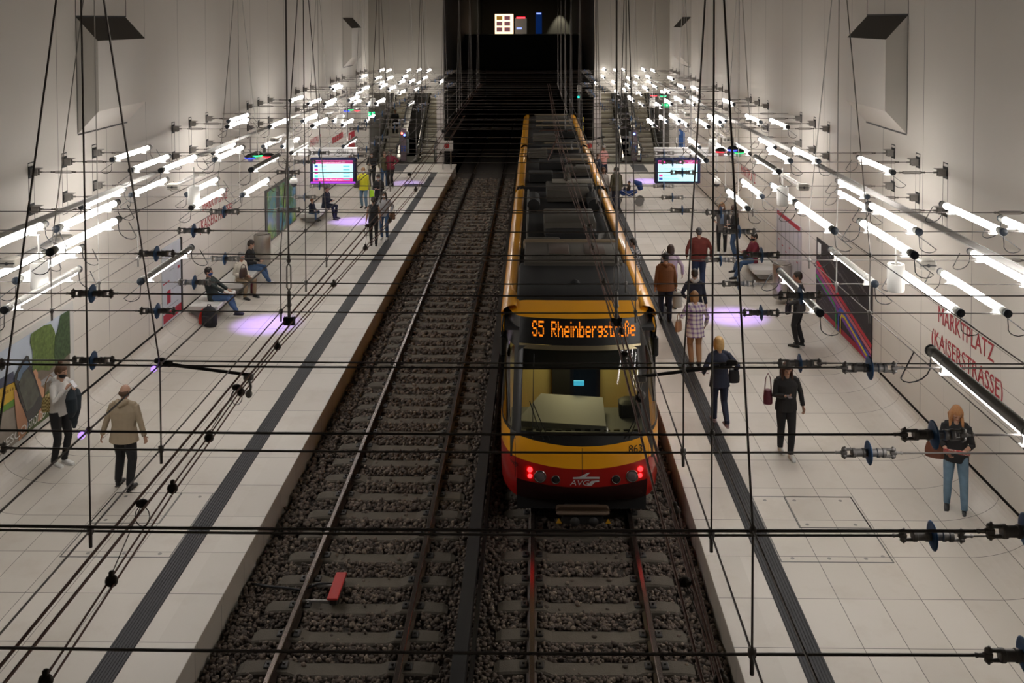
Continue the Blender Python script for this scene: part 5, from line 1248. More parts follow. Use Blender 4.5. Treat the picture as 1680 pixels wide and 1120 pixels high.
def person(label, loc, face, h=1.62, hip=.93, hipy=0.0, lean=2, feet=((-.10, .0), (.10, .0)), fz=(0, 0), hands=None, head=(0, 8), top=None, toplen=.10, sleeve=1.0, legs=None, shoes=None,
           hair=('short', None), mask=None, skin=None, bulk=1.0, skirt=0.0, hood=None, vox=.010, curl=.6, side=0.0, collar=None, seat=False, arm_out=1.0, inner=None):
    S = h / 1.75; skin = skin or SKIN; top = top or cloth('black', (.02, .02, .022)); legs = legs or cloth('black', (.02, .02, .022)); shoes = shoes or mat('shoe_black', (.02, .02, .02), .5)
    g = thing('person', label, 'person', loc, rad(face)); V = Vector
    P = V((0, hipy, hip)); ld = V((sin(rad(side)), sin(rad(lean)), cos(rad(lean)))).normalized()
    C = P + ld * .30; N = P + ld * .535; SH = [P + ld * .465 + V((s * (.150 * bulk + .008), 0, 0)) for s in (-1, 1)]
    Hc = N + ld * .085 + V((0, .025, .05)); HM = Matrix.Translation(Hc) @ Matrix.Rotation(rad(head[0]), 4, 'Z') @ Matrix.Rotation(-rad(head[1]), 4, 'X')
    if hands is None: hands = ((-.27 * arm_out, .03, hip - .13), (.27 * arm_out, .03, hip - .13))
    EL = []; WR = []
    for i, s in enumerate((-1, 1)):
        e, w = ik(SH[i], V(hands[i]), .285, .25, V((s * .55, -.8, -.35))); EL.append(e); WR.append(w)
    HP = [P + V((s * .088, 0, -.02)) for s in (-1, 1)]; KN = []; AN = []
    for i, s in enumerate((-1, 1)):
        f = feet[i]; k_, a_ = ik(HP[i], V((f[0], f[1], .085 + fz[i])), .43, .415, V((s * .12, 1, .15 if not seat else .9))); KN.append(k_); AN.append(a_)
    sc = lambda m: (setattr(m, 'v', [tuple(c * S for c in v) for v in m.v]), m)[1]
    def torso(m, add, z0=-.08, zt=.50, full=True):
        b = bulk; pts = [P + ld * z0, P, P + ld * .12, P + ld * .26, P + ld * .38, P + ld * .465, P + ld * .50]
        r = [(.155 * b + add, .105 * b + add), (.165 * b + add, .115 * b + add), (.140 * b + add, .100 * b + add), (.158 * b + add, .112 * b + add), (.172 * b + add, .108 * b + add), (.135 * b + add, .085 * b + add), (.07 + add, .065 + add)]
        m.tube(pts, r, 18, ref=(1, 0, 0))
    # body
    m = MB(); torso(m, -.006); m.tube([N - ld * .05, N + ld * .03, Hc - V((0, .01, .03))], [.058, .052, .050], 12)
    m.ell((0, 0, .018), (.077, .095, .098), 16, 12, xf=HM); m.ell((0, .018, -.045), (.058, .068, .065), 14, 10, xf=HM); m.ell((0, .098, -.012), (.014, .020, .024), 8, 6, xf=HM); m.ell((0, .085, -.09), (.022, .018, .016), 8, 6, xf=HM)
    for s in (-1, 1): m.ell((s * .078, -.005, -.005), (.012, .02, .03), 8, 6, xf=HM)
    for i, s in enumerate((-1, 1)):
        m.tube([SH[i], SH[i] * .5 + EL[i] * .5, EL[i], EL[i] * .5 + WR[i] * .5, WR[i]], [.046, .043, .037, .033, .024], 10)
        d = (WR[i] - EL[i]).normalized(); n = V((-s * .8, .25, .1)) if abs(d.z) > .5 else V((-s * .3, .2, .9))
        hand(m, WR[i], d, n, 1.0, curl, s)
        m.tube([HP[i], HP[i] * .5 + KN[i] * .5, KN[i], KN[i] * .6 + AN[i] * .4, AN[i]], [.075, .066, .05, .048, .034], 12)
        m.tube([AN[i], AN[i] + V((0, .0, -.05)), AN[i] + V((0, .12, -.06))], [.032, .035, .025], 8)
    o = sc(m).build('body', skin, g); bake(o, [('REMESH', dict(mode='VOXEL', voxel_size=vox * .9 * S)), ('SMOOTH', dict(factor=.5, iterations=2))])
    # top
    m = MB(); b = bulk; e = .014
    pts = [P + ld * (-toplen), P, P + ld * .12, P + ld * .26, P + ld * .38, P + ld * .455, P + ld * .50]
    fl = .0 if toplen < .12 else .02
    m.tube(pts, [(.170 * b + e + fl, .120 * b + e + fl), (.166 * b + e, .118 * b + e), (.148 * b + e, .108 * b + e), (.160 * b + e, .118 * b + e), (.172 * b + e, .110 * b + e), (.130 * b + e, .085 * b + e), (.072 + e, .066 + e)], 20, ref=(1, 0, 0))
    for i, s in enumerate((-1, 1)):
        m.ell(tuple(SH[i] + V((-s * .02, 0, -.012))), (.058, .056, .050), 12, 8); m.tube([N - ld * .035 + V((s * .03, 0, 0)), SH[i] + V((0, 0, .006))], [(.06, .055), (.052, .048)], 10)
        if sleeve > .01:
            a = [SH[i], SH[i] * .5 + EL[i] * .5, EL[i], EL[i] * .5 + WR[i] * .5, WR[i] * .97 + EL[i] * .03]; k = 5 if sleeve >= 1 else (3 if sleeve < .6 else 4)
            m.tube(a[:k], [.056, .055, .050, .046, .040][:k], 12)
            if k == 5: m.tube([a[4] - (a[4] - a[3]) * .25, a[4]], [.043, .042], 12)
            rr = random.Random(len(label)); 
            for q in range(3): u = .5 + q * .13; m.ell(tuple(EL[i] * (1 - (u - .5) * .6) + WR[i] * ((u - .5) * .6)), (.05, .05, .014), 8, 6)
    if hood: m.tube([N + V((-.09, -.03, -.01)), N + V((-.06, -.10, .0)), N + V((0, -.13, -.03)), N + V((.06, -.10, .0)), N + V((.09, -.03, -.01))], [.028, .04, .048, .04, .028], 10)
    o = sc(m).build('top', top, g); bake(o, [('REMESH', dict(mode='VOXEL', voxel_size=vox * 1.15 * S)), ('SMOOTH', dict(factor=.5, iterations=3))])
    if hood and hood is not True:
        m = MB(); m.tube([N + V((-.09, -.04, .01)), N + V((-.06, -.11, .02)), N + V((0, -.15, -.02)), N + V((.06, -.11, .02)), N + V((.09, -.04, .01))], [.03, .045, .055, .045, .03], 10); o = sc(m).build('hood', hood, g, True)
    if inner:
        m = MB(); m.bbox(tuple(P + ld * .28 + V((0, .112 * b, 0))), (.13, .05, .40), .02); sc(m).build('shirt_front', inner, g, True)
    # trousers
    bk = max(1.0, bulk) ** .7
    m = MB(); m.tube([P + ld * .10, P, P - ld * .07], [(.150 * b, .108 * b), (.168 * b, .122 * b), (.150 * b, .112 * b)], 16, ref=(1, 0, 0))
    for i in (0, 1):
        m.tube([HP[i] + V((0, 0, .03)), HP[i] * .55 + KN[i] * .45, KN[i], KN[i] * .5 + AN[i] * .5, AN[i] + V((0, 0, .02))], [(.092 * bk, .1 * bk), (.083 * bk, .088 * bk), .064 * bk, .060 * bk, .050 * bk], 14)
        m.ell(tuple(KN[i]), (.062, .062, .062), 10, 8)
        m.tube([AN[i] + V((0, 0, .06)), AN[i] + V((0, .0, -.015))], [.05, .053], 12)
    if skirt: m.tube([P + ld * .05, P - V((0, 0, .2)), P - V((0, 0, skirt))], [(.16, .115), (.19, .15), (.20, .17)], 16, ref=(1, 0, 0))
    o = sc(m).build('trousers', legs, g); bake(o, [('REMESH', dict(mode='VOXEL', voxel_size=vox * 1.15 * S)), ('SMOOTH', dict(factor=.5, iterations=3))])
    for i in (0, 1):
        a = AN[i]; t = V((feet[i][0] * .25, 1, 0)).normalized() if not seat else V((0, 1, 0)); m = MB()
        m.tube([a + V((0, 0, .0)), a + V((0, 0, -.035)) - t * .02, a + t * .08 + V((0, 0, -.045)), a + t * .17 + V((0, 0, -.055)), a + t * .20 + V((0, 0, -.06))], [(.040, .042), (.040, .045), (.042, .034), (.040, .024), (.026, .016)], 12)
        m.tube([a - t * .06 + V((0, 0, -.072)), a + t * .08 + V((0, 0, -.072)), a + t * .20 + V((0, 0, -.072))], [(.034, .012), (.043, .012), (.034, .012)], 10, ref=(1, 0, 0))
        sc(m).build('shoe', shoes, g, True)
    # hair
    st, hm = hair; hm = hm or hairm('dark', (.02, .014, .010)); m = MB(); X = HM
    if st != 'bald':
        m.ell((0, -.012, .055), (.084, .100, .080), 16, 10, xf=X); m.ell((0, -.045, .015), (.082, .068, .095), 16, 10, xf=X)
        for s in (-1, 1): m.ell((s * .062, .0, .035), (.026, .06, .05), 10, 8, xf=X)
    else:
        m.ell((0, -.052, -.012), (.082, .055, .055), 16, 10, xf=X)
        for s in (-1, 1): m.ell((s * .066, -.02, -.008), (.018, .05, .035), 10, 8, xf=X)
    if st in ('bob', 'long'):
        m.ell((0, -.045, -.035), (.092, .065, .11), 14, 10, xf=X)
        for s in (-1, 1): m.ell((s * .078, .01, -.03), (.026, .055, .11), 10, 8, xf=X)
    if st == 'long':
        L = .36; m.tube([X @ V((0, -.05, .0)), X @ V((0, -.085, -.12)), Hc + V((0, -.115, -.22)), Hc + V((0, -.12, -L))], [(.08, .045), (.10, .045), (.105, .035), (.06, .02)], 14, ref=(1, 0, 0))
        for s in (-1, 1): m.tube([X @ V((s * .075, .01, -.02)), Hc + V((s * .085, .0, -.13)), Hc + V((s * .095, .04, -.27))], [.028, .03, .012], 8)
    if st == 'bun': m.ell((0, -.05, .15), (.04, .04, .035), 10, 8, xf=X)
    if st == 'tail': m.tube([X @ V((0, -.10, .03)), X @ V((0, -.14, -.02)), Hc + V((0, -.14, -.16))], [.025, .03, .012], 8)
    o = sc(m).build('hair', hm, g); bake(o, [('REMESH', dict(mode='VOXEL', voxel_size=vox * S)), ('SMOOTH', dict(factor=.5, iterations=2))])
    # face
    m = MB()
    for s in (-1, 1): m.ell((s * .030, .0885, .012), (.011, .006, .006), 8, 6, xf=X)
    sc(m); k = len(m.v) // 2; fv = m.v
    for q in (0, 1):
        mm = MB(); mm.v = fv[q * k:(q + 1) * k]; mm.f = m.f[:len(m.f) // 2]; mm.m = [0] * len(mm.f); mm.build('eye', mat('eye_dark', (.02, .015, .012), .3), g, True)
    for s in (-1, 1): mm = MB(); mm.tube([X @ V((s * .012, .092, .030)), X @ V((s * .032, .090, .034)), X @ V((s * .05, .078, .028))], .004, 5); sc(mm).build('eyebrow', hm, g, True)
    if mask:
        m = MB(); m.ell((0, .034, -.045), (.067, .072, .055), 16, 12, xf=X); sc(m).build('face_mask', mask, g, True)
        m = MB()
        for s in (-1, 1): pass
        m.tube([X @ V((-.064, .04, -.02)), X @ V((-.083, .0, .0)), ], .003, 4); sc(m).build('mask_loop', mask, g)
    else:
        m = MB(); m.ell((0, .082, -.058), (.024, .012, .006), 10, 6, xf=X); sc(m).build('mouth', mat('lips', (.35, .11, .09), .5), g, True)
    return g
def F(px, py): p = atZ(px, py, 0); return (p.x, p.y, 0)
def at(x, y, z=0): return (x, y, z)
wm = cloth('mask_white', (.72, .72, .74)); bmk = cloth('mask_black', (.015, .015, .018)); nmk = cloth('mask_navy', (.02, .05, .16))
denim = cloth('denim', (.05, .10, .20), var=.25, vs=14); denl = cloth('denim_light', (.16, .26, .36), var=.25, vs=14); blk = cloth('black', (.014, .014, .016)); navy = cloth('navy', (.012, .016, .035))
wsh = mat('shoe_white', (.7, .7, .68), .5); bsh = mat('shoe_black', (.018, .018, .018), .5); blond = hairm('blond', (.48, .30, .12)); brn = hairm('brown', (.10, .05, .025)); drk = hairm('dark', (.02, .014, .010)); gry = hairm('grey', (.28, .27, .26)); lb = hairm('light_brown', (.26, .14, .06))
def world_of(g, l): return g.matrix_basis @ Vector(l) if False else Matrix.Translation(Vector(g.location)) @ Matrix.Rotation(g.rotation_euler.z, 4, 'Z') @ Vector(l)
# ---- near left
A1 = person('woman in a white hoodie and black mask standing by the landscape poster', F(99, 762), -112, 1.72, feet=((-.07, .02), (.08, -.05)), hands=((-.06, .30, 1.30), (.10, .27, 1.37)), head=(12, 14),
            top=cloth('offwhite', (.62, .60, .57)), legs=blk, shoes=wsh, hair=('bun', brn), mask=bmk, toplen=.06, vox=.008, hood=True, lean=3, bulk=.95)
A2 = person('older balding man seen from behind in a beige jacket and black trousers', F(205, 800), -6, 1.66, feet=((-.15, .06), (.13, -.08)), hands=((-.38, -.04, .84), (.36, .02, .84)), head=(-8, 4),
            top=cloth('beige', (.36, .29, .20), var=.1, vs=8), legs=blk, shoes=bsh, hair=('bald', brn), toplen=.13, bulk=1.28, vox=.008, hood=cloth('beige', (.36, .29, .20)), arm_out=1.2)
B1 = person('seated man in a blue mask, dark jacket and jeans on the left bench', at(-7.12, 23.5), -96, 1.66, hip=.51, hipy=-.05, lean=-14, feet=((-.14, .50), (.10, .62)), fz=(0, .10), hands=((-.12, .32, .66), (.12, .36, .64)), head=(8, 0), top=cloth('dark_green_black', (.02, .028, .026)), legs=denim, shoes=mat('shoe_navy', (.03, .03, .05), .5), hair=('short', drk), mask=nmk, seat=True, bulk=1.1)
B2 = person('white haired seated person in a cream jacket with a dark bag on the lap', at(-7.02, 25.2), -120, 1.60, hip=.51, lean=2, feet=((-.16, .40), (.17, .36)), hands=((-.08, .26, .62), (.12, .22, .66)), head=(10, 14), top=cloth('cream', (.58, .54, .46)), legs=cloth('khaki', (.27, .20, .13)), shoes=bsh, hair=('short', gry), seat=True, skin=SKIN2)
B3 = person('seated person with dark hair and jeans, half hidden behind the white haired person', at(-7.15, 26.4), -95, 1.66, hip=.51, lean=4, feet=((-.13, .52), (.12, .66)), fz=(0, .04), hands=((-.14, .3, .66), (.14, .3, .66)), head=(30, 20), top=blk, legs=denim, shoes=wsh, hair=('short', drk), seat=True)
B4 = person('seated person in navy clothes whose head is hidden by the left departure screen', at(-6.95, 35.2), -110, 1.66, hip=.51, lean=6, feet=((-.12, .40), (.16, .50)), hands=((-.1, .28, .7), (.1, .3, .7)), top=navy, legs=navy, shoes=bsh, hair=('short', drk), seat=True, vox=.014)
B5 = person('small red haired child seated at the end of the bench under the left screen', at(-7.2, 34.1), -120, 1.15, hip=.66, lean=2, feet=((-.1, .40), (.1, .40)), fz=(.25, .25), hands=((-.1, .28, .8), (.1, .3, .8)), top=navy, legs=denim, hair=('short', hairm('ginger', (.22, .08, .03))), seat=True, vox=.014)
# ---- middle and far left
C1 = person('person in a bright yellow jacket and white mask near the left screen', F(597, 341), 172, 1.62, feet=((-.11, .0), (.10, -.08)), hands=((-.28, .05, .82), (.10, .28, 1.36)), head=(0, 8), top=cloth('yellow', (.62, .60, .03)), legs=denl, shoes=bsh, hair=('short', lb), mask=wm, toplen=.16, vox=.012, bulk=1.1)
C2 = person('person in black looking at a phone right of the person in yellow', at(-5.02, 35.6), 176, 1.62, hands=((-.07, .27, 1.14), (.08, .28, 1.16)), head=(0, 24), top=blk, legs=blk, shoes=bsh, hair=('short', drk), mask=wm, vox=.014)
C3 = person('long haired person in black, leftmost of the trio by the far left escalators', at(-6.28, 41.5), 170, 1.64, hands=((-.08, .25, 1.12), (.10, .24, 1.14)), head=(0, 14), top=blk, legs=blk, shoes=wsh, hair=('long', drk), mask=wm, vox=.016)
C4 = person('person in an olive top and jeans, middle of the trio by the far left escalators', at(-5.78, 41.7), 200, 1.62, hands=((-.1, .2, 1.1), (.24, .1, .95)), top=cloth('olive', (.09, .08, .04)), legs=denim, shoes=wsh, hair=('short', brn), vox=.016)
C5 = person('tall person in a maroon sweater, rightmost of the trio by the far left escalators', at(-5.48, 41.6), 150, 1.72, hands=((-.3, .1, 1.1), (.12, .22, 1.15)), top=cloth('maroon', (.16, .015, .03)), legs=blk, shoes=wsh, hair=('short', drk), mask=wm, vox=.016, bulk=1.15)
D1 = person('woman in a black sleeveless top and black trousers walking away on the left platform', F(613, 403), 10, 1.62, feet=((-.08, .06), (.09, -.08)), hands=((-.26, .02, .84), (.27, .03, .84)), top=cloth('black', (.014,) * 3), sleeve=0, legs=blk, shoes=bsh, hair=('tail', drk), vox=.012)
D2 = person('dark haired woman in a white mask with a shoulder bag beside the sleeveless woman', F(631, 392), 176, 1.64, feet=((-.10, .02), (.10, -.03)), hands=((-.25, .1, .98), (.22, .16, 1.05)), top=cloth('grey_white', (.34, .34, .36)), legs=denim, shoes=wsh, hair=('long', drk), mask=wm, vox=.012)
E1 = person('person in black riding the left escalator', at(-6.85, 52.4, .86), 176, 1.62, hands=((-.08, .25, 1.1), (.1, .25, 1.1)), top=blk, legs=blk, hair=('short', drk), vox=.018)
# ---- right, far to near
G1 = person('person in a pink shirt holding a phone at the far end of the right platform', at(3.92, 43.4), 215, 1.66, hands=((-.10, .30, 1.16), (.12, .30, 1.2)), head=(-10, 18), top=cloth('pink', (.62, .33, .30)), legs=navy, hair=('short', gry), vox=.014, bulk=1.15)
G2 = person('person in dark clothes with a white collar next to the person in pink', at(3.5, 41.2), 200, 1.6, top=navy, legs=navy, hair=('short', brn), vox=.016, hood=cloth('offwhite', (.62, .60, .57)))
G3 = person('brown haired person in a pale top standing against the train behind the man in olive', at(3.5, 37.4), 190, 1.6, top=cloth('pale', (.45, .42, .40)), legs=blk, hair=('long', brn), vox=.014)
G4 = person('man in an olive jacket seen from behind beside the pram', at(3.98, 37.0), 20, 1.66, top=cloth('olive_dark', (.07, .065, .04)), legs=navy, hair=('short', drk), vox=.014, toplen=.16, bulk=1.15, mask=wm, head=(60, 5))
H1 = person('man in a black and white checked shirt half hidden by the train', at(3.42, 24.9), 40, 1.66, top=plaid('check', (.02, .025, .03), (.5, .5, .5), (.7, .7, .7), 16), legs=navy, hair=('short', drk), vox=.012, head=(20, 15), skin=SKIN2)
H2 = person('woman in a lavender top with a black shoulder bag walking away', at(4.30, 24.3), 8, 1.64, feet=((-.08, .1), (.08, -.1)), hands=((-.20, .12, 1.0), (.30, -.05, .92)), top=cloth('lavender', (.42, .34, .42)), legs=navy, shoes=bsh, hair=('bob', hairm('dark_brown', (.045, .025, .018))), vox=.011)
H3 = person('man in a brown leather jacket and dark cap walking away with a white bag', F(1092, 527), 2, 1.70, feet=((-.09, .12), (.09, -.06)), hands=((-.26, .02, .86), (.27, .0, .82)), top=cloth('brown_leather', (.17, .065, .022)), legs=navy, shoes=bsh, hair=('short', hairm('cap_black', (.015, .015, .018))), vox=.010, toplen=.14, bulk=1.18, hood=True)
H4 = person('heavy man in a dark red jacket and jeans seen from behind', at(5.28, 25.9), -2, 1.72, hands=((-.33, .06, .92), (.33, .06, .92)), top=cloth('brick_red', (.13, .022, .014)), legs=cloth('dark_denim', (.02, .035, .085)), shoes=bsh, hair=('short', hairm('salt', (.10, .10, .10))), vox=.010, bulk=1.42)
H5 = person('person in a navy jacket with a pale hood before the man in dark red', at(4.50, 21.9), -8, 1.64, hands=((-.24, .12, 1.0), (.28, .05, .84)), top=navy, legs=blk, hair=('short', drk), vox=.010, hood=cloth('grey_hood', (.42, .40, .40)), toplen=.14, bulk=1.08)
H6 = person('blonde woman in a purple and white plaid shirt with a tan handbag', F(1140, 600), 6, 1.62, feet=((-.07, .02), (.09, -.04)), hands=((-.20, .18, 1.16), (.27, .08, .92)), top=plaid('purple_plaid', (.60, .57, .52), (.18, .10, .27), (.12, .06, .2), 11), legs=cloth('tan', (.30, .16, .08)), shoes=bsh, hair=('bob', lb), vox=.009, toplen=.24, bulk=1.12)
H7 = person('blonde woman in navy walking away on the guidance strip with a pale folder', F(1180, 700), 6, 1.66, feet=((-.03, .22), (.07, -.26)), fz=(0, .10), hands=((-.28, .10, 1.02), (.34, .10, 1.04)), top=navy, legs=cloth('navy_trousers', (.015, .022, .05)), shoes=mat('shoe_mauve', (.30, .22, .24), .5), hair=('bob', blond), vox=.008, toplen=.14)
J1 = person('long haired person in black walking toward the camera with a phone', F(1289, 745), 184, 1.62, feet=((-.04, .14), (.05, -.16)), hands=((-.30, .04, .90), (.10, .26, 1.18)), head=(0, 26), top=cloth('black_hoodie', (.016, .015, .016)), legs=blk, shoes=wsh, hair=('long', hairm('dark_auburn', (.05, .018, .010))), vox=.008, bulk=1.12, hood=True)
J2 = person('woman with long blonde hair and light jeans reading a red brochure by the right wall', F(1567, 838), 158, 1.64, feet=((-.13, .06), (.12, -.10)), hands=((-.12, .30, 1.12), (.12, .28, 1.04)), head=(14, 34), top=cloth('black_tee', (.015, .015, .016)), legs=denl, shoes=bsh, hair=('long', hairm('strawberry', (.42, .20, .08))), vox=.008, sleeve=.7, bulk=1.05, skin=SKIN)
K1 = person('woman in a grey coat and white mask facing the camera near the right bench', F(1184, 416), 170, 1.66, hands=((-.24, .1, .9), (.22, .16, 1.1)), top=cloth('grey_coat', (.12, .115, .115)), legs=blk, shoes=wsh, hair=('long', lb), mask=wm, vox=.012, toplen=.2, inner=cloth('pale_blue', (.2, .28, .42)))
K2 = person('long haired woman in a black top and jeans talking to the woman in grey', F(1206, 423), 70, 1.66, hands=((-.2, .2, 1.05), (.2, .2, 1.05)), top=blk, legs=denim, shoes=wsh, hair=('long', hairm('dark_auburn', (.05, .018, .010))), vox=.012)
K3 = person('seated person in a maroon jacket and black mask stretching one leg on the right bench', at(7.05, 27.3), 104, 1.68, hip=.51, lean=-6, feet=((-.14, .62), (.14, .50)), fz=(.0, .12), hands=((-.1, .3, .74), (.12, .28, .72)), top=cloth('maroon', (.16, .015, .03)), legs=denim, shoes=bsh, hair=('short', drk), mask=bmk, seat=True, bulk=1.12, vox=.011)
L1 = person('man in black with a dark patterned shoulder bag beside the map poster', F(1311, 568), 62, 1.72, feet=((-.09, .03), (.09, -.05)), hands=((-.18, .18, 1.0), (.24, .1, .92)), head=(10, 2), top=cloth('charcoal_grey', (.05, .05, .055)), legs=blk, shoes=bsh, hair=('short', drk), vox=.010, skin=SKIN2)

# ---- things carried or standing by people
def bag(name, lab, cat, loc, size, m, face=0, strap=None, flap=None, taper=.85):
    g = thing(name, lab, cat, loc, rad(face)); w, d, h = size; b = MB()
    R_ = []
    for z, k in ((0, .92), (.03, 1), (h * .5, 1.0), (h * .92, taper), (h, taper * .9)):
        R_.append((z, k))
    pts = [(0, 0, z) for z, _ in R_]; b.tube(pts, [(w / 2 * k, d / 2 * k) for _, k in R_], 14, ref=(1, 0, 0)); b.build('bag_body', m, g, 'auto')
    if strap:
        s = MB(); s.tube([Vector((-w * .35, 0, h * .95)), Vector((-w * .25, 0, h + strap * .7)), Vector((0, 0, h + strap)), Vector((w * .25, 0, h + strap * .7)), Vector((w * .35, 0, h * .95))], .009, 6); s.build('strap', flap or m, g, True)
    return g
def near(g, l): return world_of(g, l)
gold = mat('gold_monogram_canvas', (.42, .33, .12), .6)
if True:
    nb = NB(gold); tc = nb.nt.nodes.new('ShaderNodeTexCoord'); ck = nb.nt.nodes.new('ShaderNodeTexChecker'); ck.inputs['Scale'].default_value = 34; nb.nt.links.new(tc.outputs['Object'], ck.inputs['Vector'])
    nb.nt.links.new(nb.mix(ck.outputs['Fac'], (.20, .14, .04), (.55, .45, .2)), nb.b.inputs['Base Color'])
bag('handbag', 'gold checked handbag on the shoulder of the woman in the white hoodie', 'bag', near(A1, (-.05, -.26, .87)), (.33, .15, .25), gold, -112, .34, mat('strap_tan', (.25, .14, .07), .6))
def drape(name, lab, loc, m, face, pts):
    g = thing(name, lab, 'clothing', loc, rad(face)); b = MB(); 
    for p, r in pts: b.tube(p, r, 12)
    o = b.build('garment', m, g); bake(o, [('REMESH', dict(mode='VOXEL', voxel_size=.012)), ('SMOOTH', dict(factor=.5, iterations=2))]); return g
p = near(A1, (.0, .30, 0))
drape('jacket', 'dark navy jacket draped over the arm of the woman in the white hoodie', (p.x, p.y, 0), cloth('jacket_navy', (.012, .02, .028)), -112,
      [([(-.05, 0, 1.30), (.0, .03, 1.22), (.02, .05, 1.0), (.0, .02, .82)], [.07, .12, .11, .07]), ([(.06, .05, 1.32), (.12, .10, 1.2), (.12, .12, 1.02), (.1, .08, .9)], [.05, .09, .08, .03]), ([(-.02, .0, .9), (.0, .04, .76), (.02, .05, .68)], [.06, .05, .025])])
g = thing('phone', 'pale phone held up by the woman in the white hoodie', 'phone', near(A1, (.03, .36, 1.42)), rad(-112)); MB().bbox((0, 0, 0), (.075, .012, .15), .006, xf=Matrix.Rotation(rad(50), 4, 'X')).build('case', mat('phone_pale', (.5, .5, .52), .3), g)
g = thing('backpack', 'black and red backpack standing on the floor before the bench', 'bag', (-7.0, 22.7, .0), rad(-20))
MB().tube([(0, 0, .0), (0, 0, .06), (0, 0, .28), (0, 0, .42), (0, 0, .48)], [(.17, .12), (.20, .14), (.20, .14), (.16, .11), (.07, .05)], 16, ref=(1, 0, 0)).build('pack_body', cloth('pack_black', (.02, .02, .024)), g, 'auto')
MB().bbox((0, .0, .2), (.28, .31, .24), .05).build('front_pocket', cloth('pack_black2', (.028, .028, .033)), g, 'auto')
MB().tube([(-.19, 0, .03), (-.21, 0, .2), (-.17, .0, .4)], [(.04, .12), (.045, .13), (.03, .09)], 10, ref=(1, 0, 0)).build('red_panel', cloth('pack_red', (.5, .03, .02)), g, 'auto')
MB().tube([(-.06, 0, .45), (-.04, 0, .53), (.04, 0, .53), (.06, 0, .45)], .010, 6).build('grab_loop', cloth('pack_black', (.02,) * 3), g, True)
bag('handbag', 'dark brown bag on the lap of the white haired person', 'bag', near(B2, (.12, .24, .58)), (.30, .14, .22), mat('bag_dark_brown', (.04, .022, .016), .5), -110, .12)
bag('handbag', 'dark red bag on the floor between the seated pair', 'bag', (-6.78, 25.55, 0), (.26, .16, .26), mat('bag_wine', (.10, .012, .025), .5), -80, .08)
bag('shopping_bag', 'small neon yellow green bag hanging from the hand of the person in yellow', 'bag', near(C1, (-.34, .06, .42)), (.20, .08, .30), cloth('neon', (.42, .75, .04)), 172, .10)
bag('handbag', 'grey shoulder bag of the person in yellow', 'bag', near(C1, (.26, .06, .80)), (.24, .1, .26), cloth('bag_grey', (.14, .12, .10)), 172, .45)
bag('handbag', 'brown bag of the dark haired woman in the white mask', 'bag', near(D2, (-.28, .05, .68)), (.20, .1, .26), mat('bag_brown', (.14, .07, .03), .5), 176, .30)
bag('handbag', 'cream pouch of the leftmost person by the escalators', 'bag', near(C3, (.05, .22, .88)), (.22, .08, .14), cloth('cream', (.58, .54, .46)), 170, .1)
bag('handbag', 'black shoulder bag of the woman in lavender', 'bag', near(H2, (-.20, -.08, .95)), (.26, .10, .26), blk, 8, .32)
bag('paper_bag', 'pale bag carried by the man in brown leather', 'bag', near(H3, (.29, .02, .34)), (.24, .14, .38), cloth('bag_white', (.50, .50, .47)), 2, .07, taper=1.0)
bag('handbag', 'tan handbag hanging from the wrist of the woman in purple plaid', 'bag', near(H6, (-.32, .14, .72)), (.26, .12, .22), mat('bag_tan', (.33, .17, .09), .5), 60, .16)
bag('handbag', 'black shoulder bag on the hip of the blonde woman in navy', 'bag', near(H7, (.27, .02, .80)), (.22, .12, .22), blk, 6, .10)
g = thing('folder', 'pale pink folder in the left hand of the blonde woman in navy', 'folder', near(H7, (-.29, .22, .96)), rad(6)); MB().bbox((0, 0, 0), (.26, .20, .018), .006, xf=Matrix.Rotation(rad(12), 4, 'Y')).build('cover', mat('folder_pink', (.6, .5, .5), .6), g)
g = thing('phone', 'phone in the hand of the person walking toward the camera', 'phone', near(J1, (.06, .33, 1.12)), rad(184)); MB().bbox((0, 0, 0), (.07, .14, .012), .005).build('case', mat('phone_dark', (.10, .10, .11), .3), g)
bag('handbag', 'dark red bag at the side of the person walking toward the camera', 'bag', near(J1, (.30, -.04, .86)), (.16, .12, .24), mat('bag_wine', (.10, .012, .025), .5), 184, .28)
bag('handbag', 'brown leather bag at the hip of the woman with the red brochure', 'bag', near(J2, (.28, .02, .78)), (.30, .12, .22), mat('bag_saddle', (.14, .045, .022), .5), 158, .22)
g = thing('brochure', 'red and white printed brochure in the hands of the woman by the right wall', 'paper', near(J2, (0, .40, 1.06)), rad(158))
bm_ = mat('brochure_print', (.5, .06, .05), .5); nb = NB(bm_); nb.pos(); nb.nt.links.new(nb.mix(nb.math('GREATER_THAN', nb.noise(26, 4), .52), (.48, .05, .05), (.62, .45, .40)), nb.b.inputs['Base Color'])
MB().bbox((0, 0, 0), (.36, .22, .012), .004, xf=Matrix.Rotation(rad(34), 4, 'X')).build('sheet', bm_, g)
g_ = mat('patterned_leather', (.03, .02, .03), .5); nb = NB(g_); tc = nb.nt.nodes.new('ShaderNodeTexCoord'); vo = nb.nt.nodes.new('ShaderNodeTexVoronoi'); vo.inputs['Scale'].default_value = 16; nb.nt.links.new(tc.outputs['Object'], vo.inputs['Vector'])
nb.nt.links.new(nb.mix(nb.math('LESS_THAN', vo.outputs['Distance'], .17), (.022, .018, .026), (.45, .3, .3)), nb.b.inputs['Base Color'])
bag('shoulder_bag', 'black bag with pale dots on the man beside the map poster', 'bag', near(L1, (-.12, .22, .76)), (.34, .12, .26), g_, 62, .4)
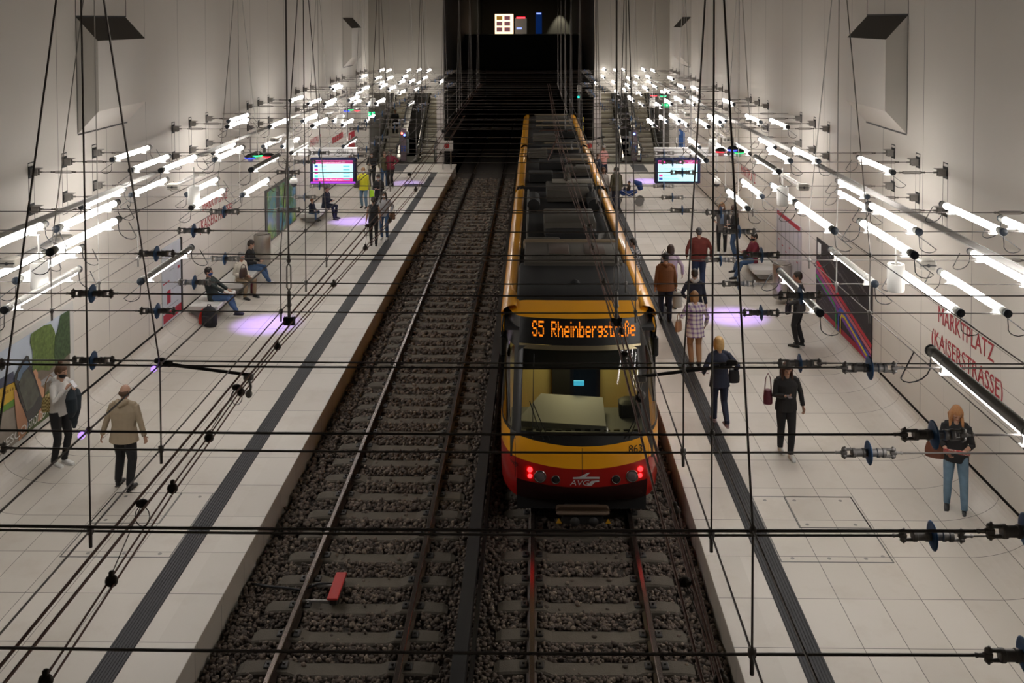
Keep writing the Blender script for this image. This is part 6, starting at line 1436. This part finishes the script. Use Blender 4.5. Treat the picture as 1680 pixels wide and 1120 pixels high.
# pram
g = thing('pram', 'blue pram with white spoked frame on the right platform', 'pram', (4.55, 37.9, 0), rad(80))
pb = cloth('pram_blue', (.015, .05, .22)); wf = mat('pram_frame', (.5, .5, .5), .3, .6)
m = MB(); m.tube([(0, -.30, .55), (0, -.1, .45), (0, .25, .48), (0, .42, .62)], [(.20, .06), (.22, .13), (.21, .12), (.17, .06)], 14, ref=(1, 0, 0)); m.build('seat_tub', pb, g, True)
m = MB(); m.tube([(0, -.46, .62), (0, -.40, .84), (0, -.18, .95)], [(.20, .10), (.22, .13), (.20, .05)], 14, ref=(1, 0, 0)); m.build('canopy', pb, g, True)
for s in (-1, 1):
    MB().tube([(s * .22, -.42, .22), (s * .22, .3, .62), (s * .2, .62, .95)], .014, 6).build('frame_bar', wf, g); MB().tube([(s * .22, .42, .2), (s * .22, -.3, .60)], .014, 6).build('frame_bar', wf, g)
    for y, r in ((-.42, .17), (.42, .13)):
        m = MB(); m.lathe([(r - .03, -.018), (r, -.015), (r, .015), (r - .03, .018)], (s * .26, y, r), 20, axis='x')
        for k in range(6): a = k * PI / 6; m.tube([(s * .26, y + r * .9 * cos(a), r + r * .9 * sin(a)), (s * .26, y - r * .9 * cos(a), r - r * .9 * sin(a))], .005, 4)
        m.build('wheel', mat('wheel_grey', (.22, .22, .22), .5), g, 'auto')
MB().tube([(-.2, .62, .95), (0, .66, .97), (.2, .62, .95)], .018, 6).build('handle', RUBBER, g)
person('small child sitting in the blue pram', (4.55, 37.9, .0), 80, .95, hip=.95, hipy=.05, lean=-8, feet=((-.1, .45), (.1, .45)), fz=(.75, .75), hands=((-.1, .3, 1.2), (.1, .3, 1.2)), top=cloth('child_brown', (.06, .04, .03)), legs=navy, hair=('short', drk), seat=True, vox=.014)
# ============================================================ wording that tells near-identical repeats apart
clusters = {}
for o in bpy.data.objects:
    if o.parent is None and 'label' in o and 'group' in o and not o.name.startswith('sleeper'):
        clusters.setdefault((o.name.split('.')[0], o['label']), []).append(o)
ORD = ['nearest', 'second', 'third', 'fourth', 'fifth', 'sixth', 'seventh', 'eighth', 'ninth', 'tenth']
for (nm, lab), L in clusters.items():
    n = len(L)
    if n < 2: continue
    if nm == 'tube_lamp':
        L.sort(key=lambda o: -abs(o.location.x)); W_ = ['nearest the wall'] + ['%s from the wall' % q for q in ORD[1:n]]
        if n == 2: W_ = ['nearer the wall', 'nearer the tracks']
    else:
        key = {'hanger_cable': lambda o: o.get('yy', 0)}.get(nm, lambda o: o.location.y); L.sort(key=key)
        W_ = ['nearer one', 'farther one'] if n == 2 else ['nearest one', 'middle one', 'farthest one'] if n == 3 else ['%s one' % q for q in ORD]
    for o, w_ in zip(L, W_): o['label'] = lab + ', ' + w_
for o in bpy.data.objects:
    if 'yy' in o: del o['yy']
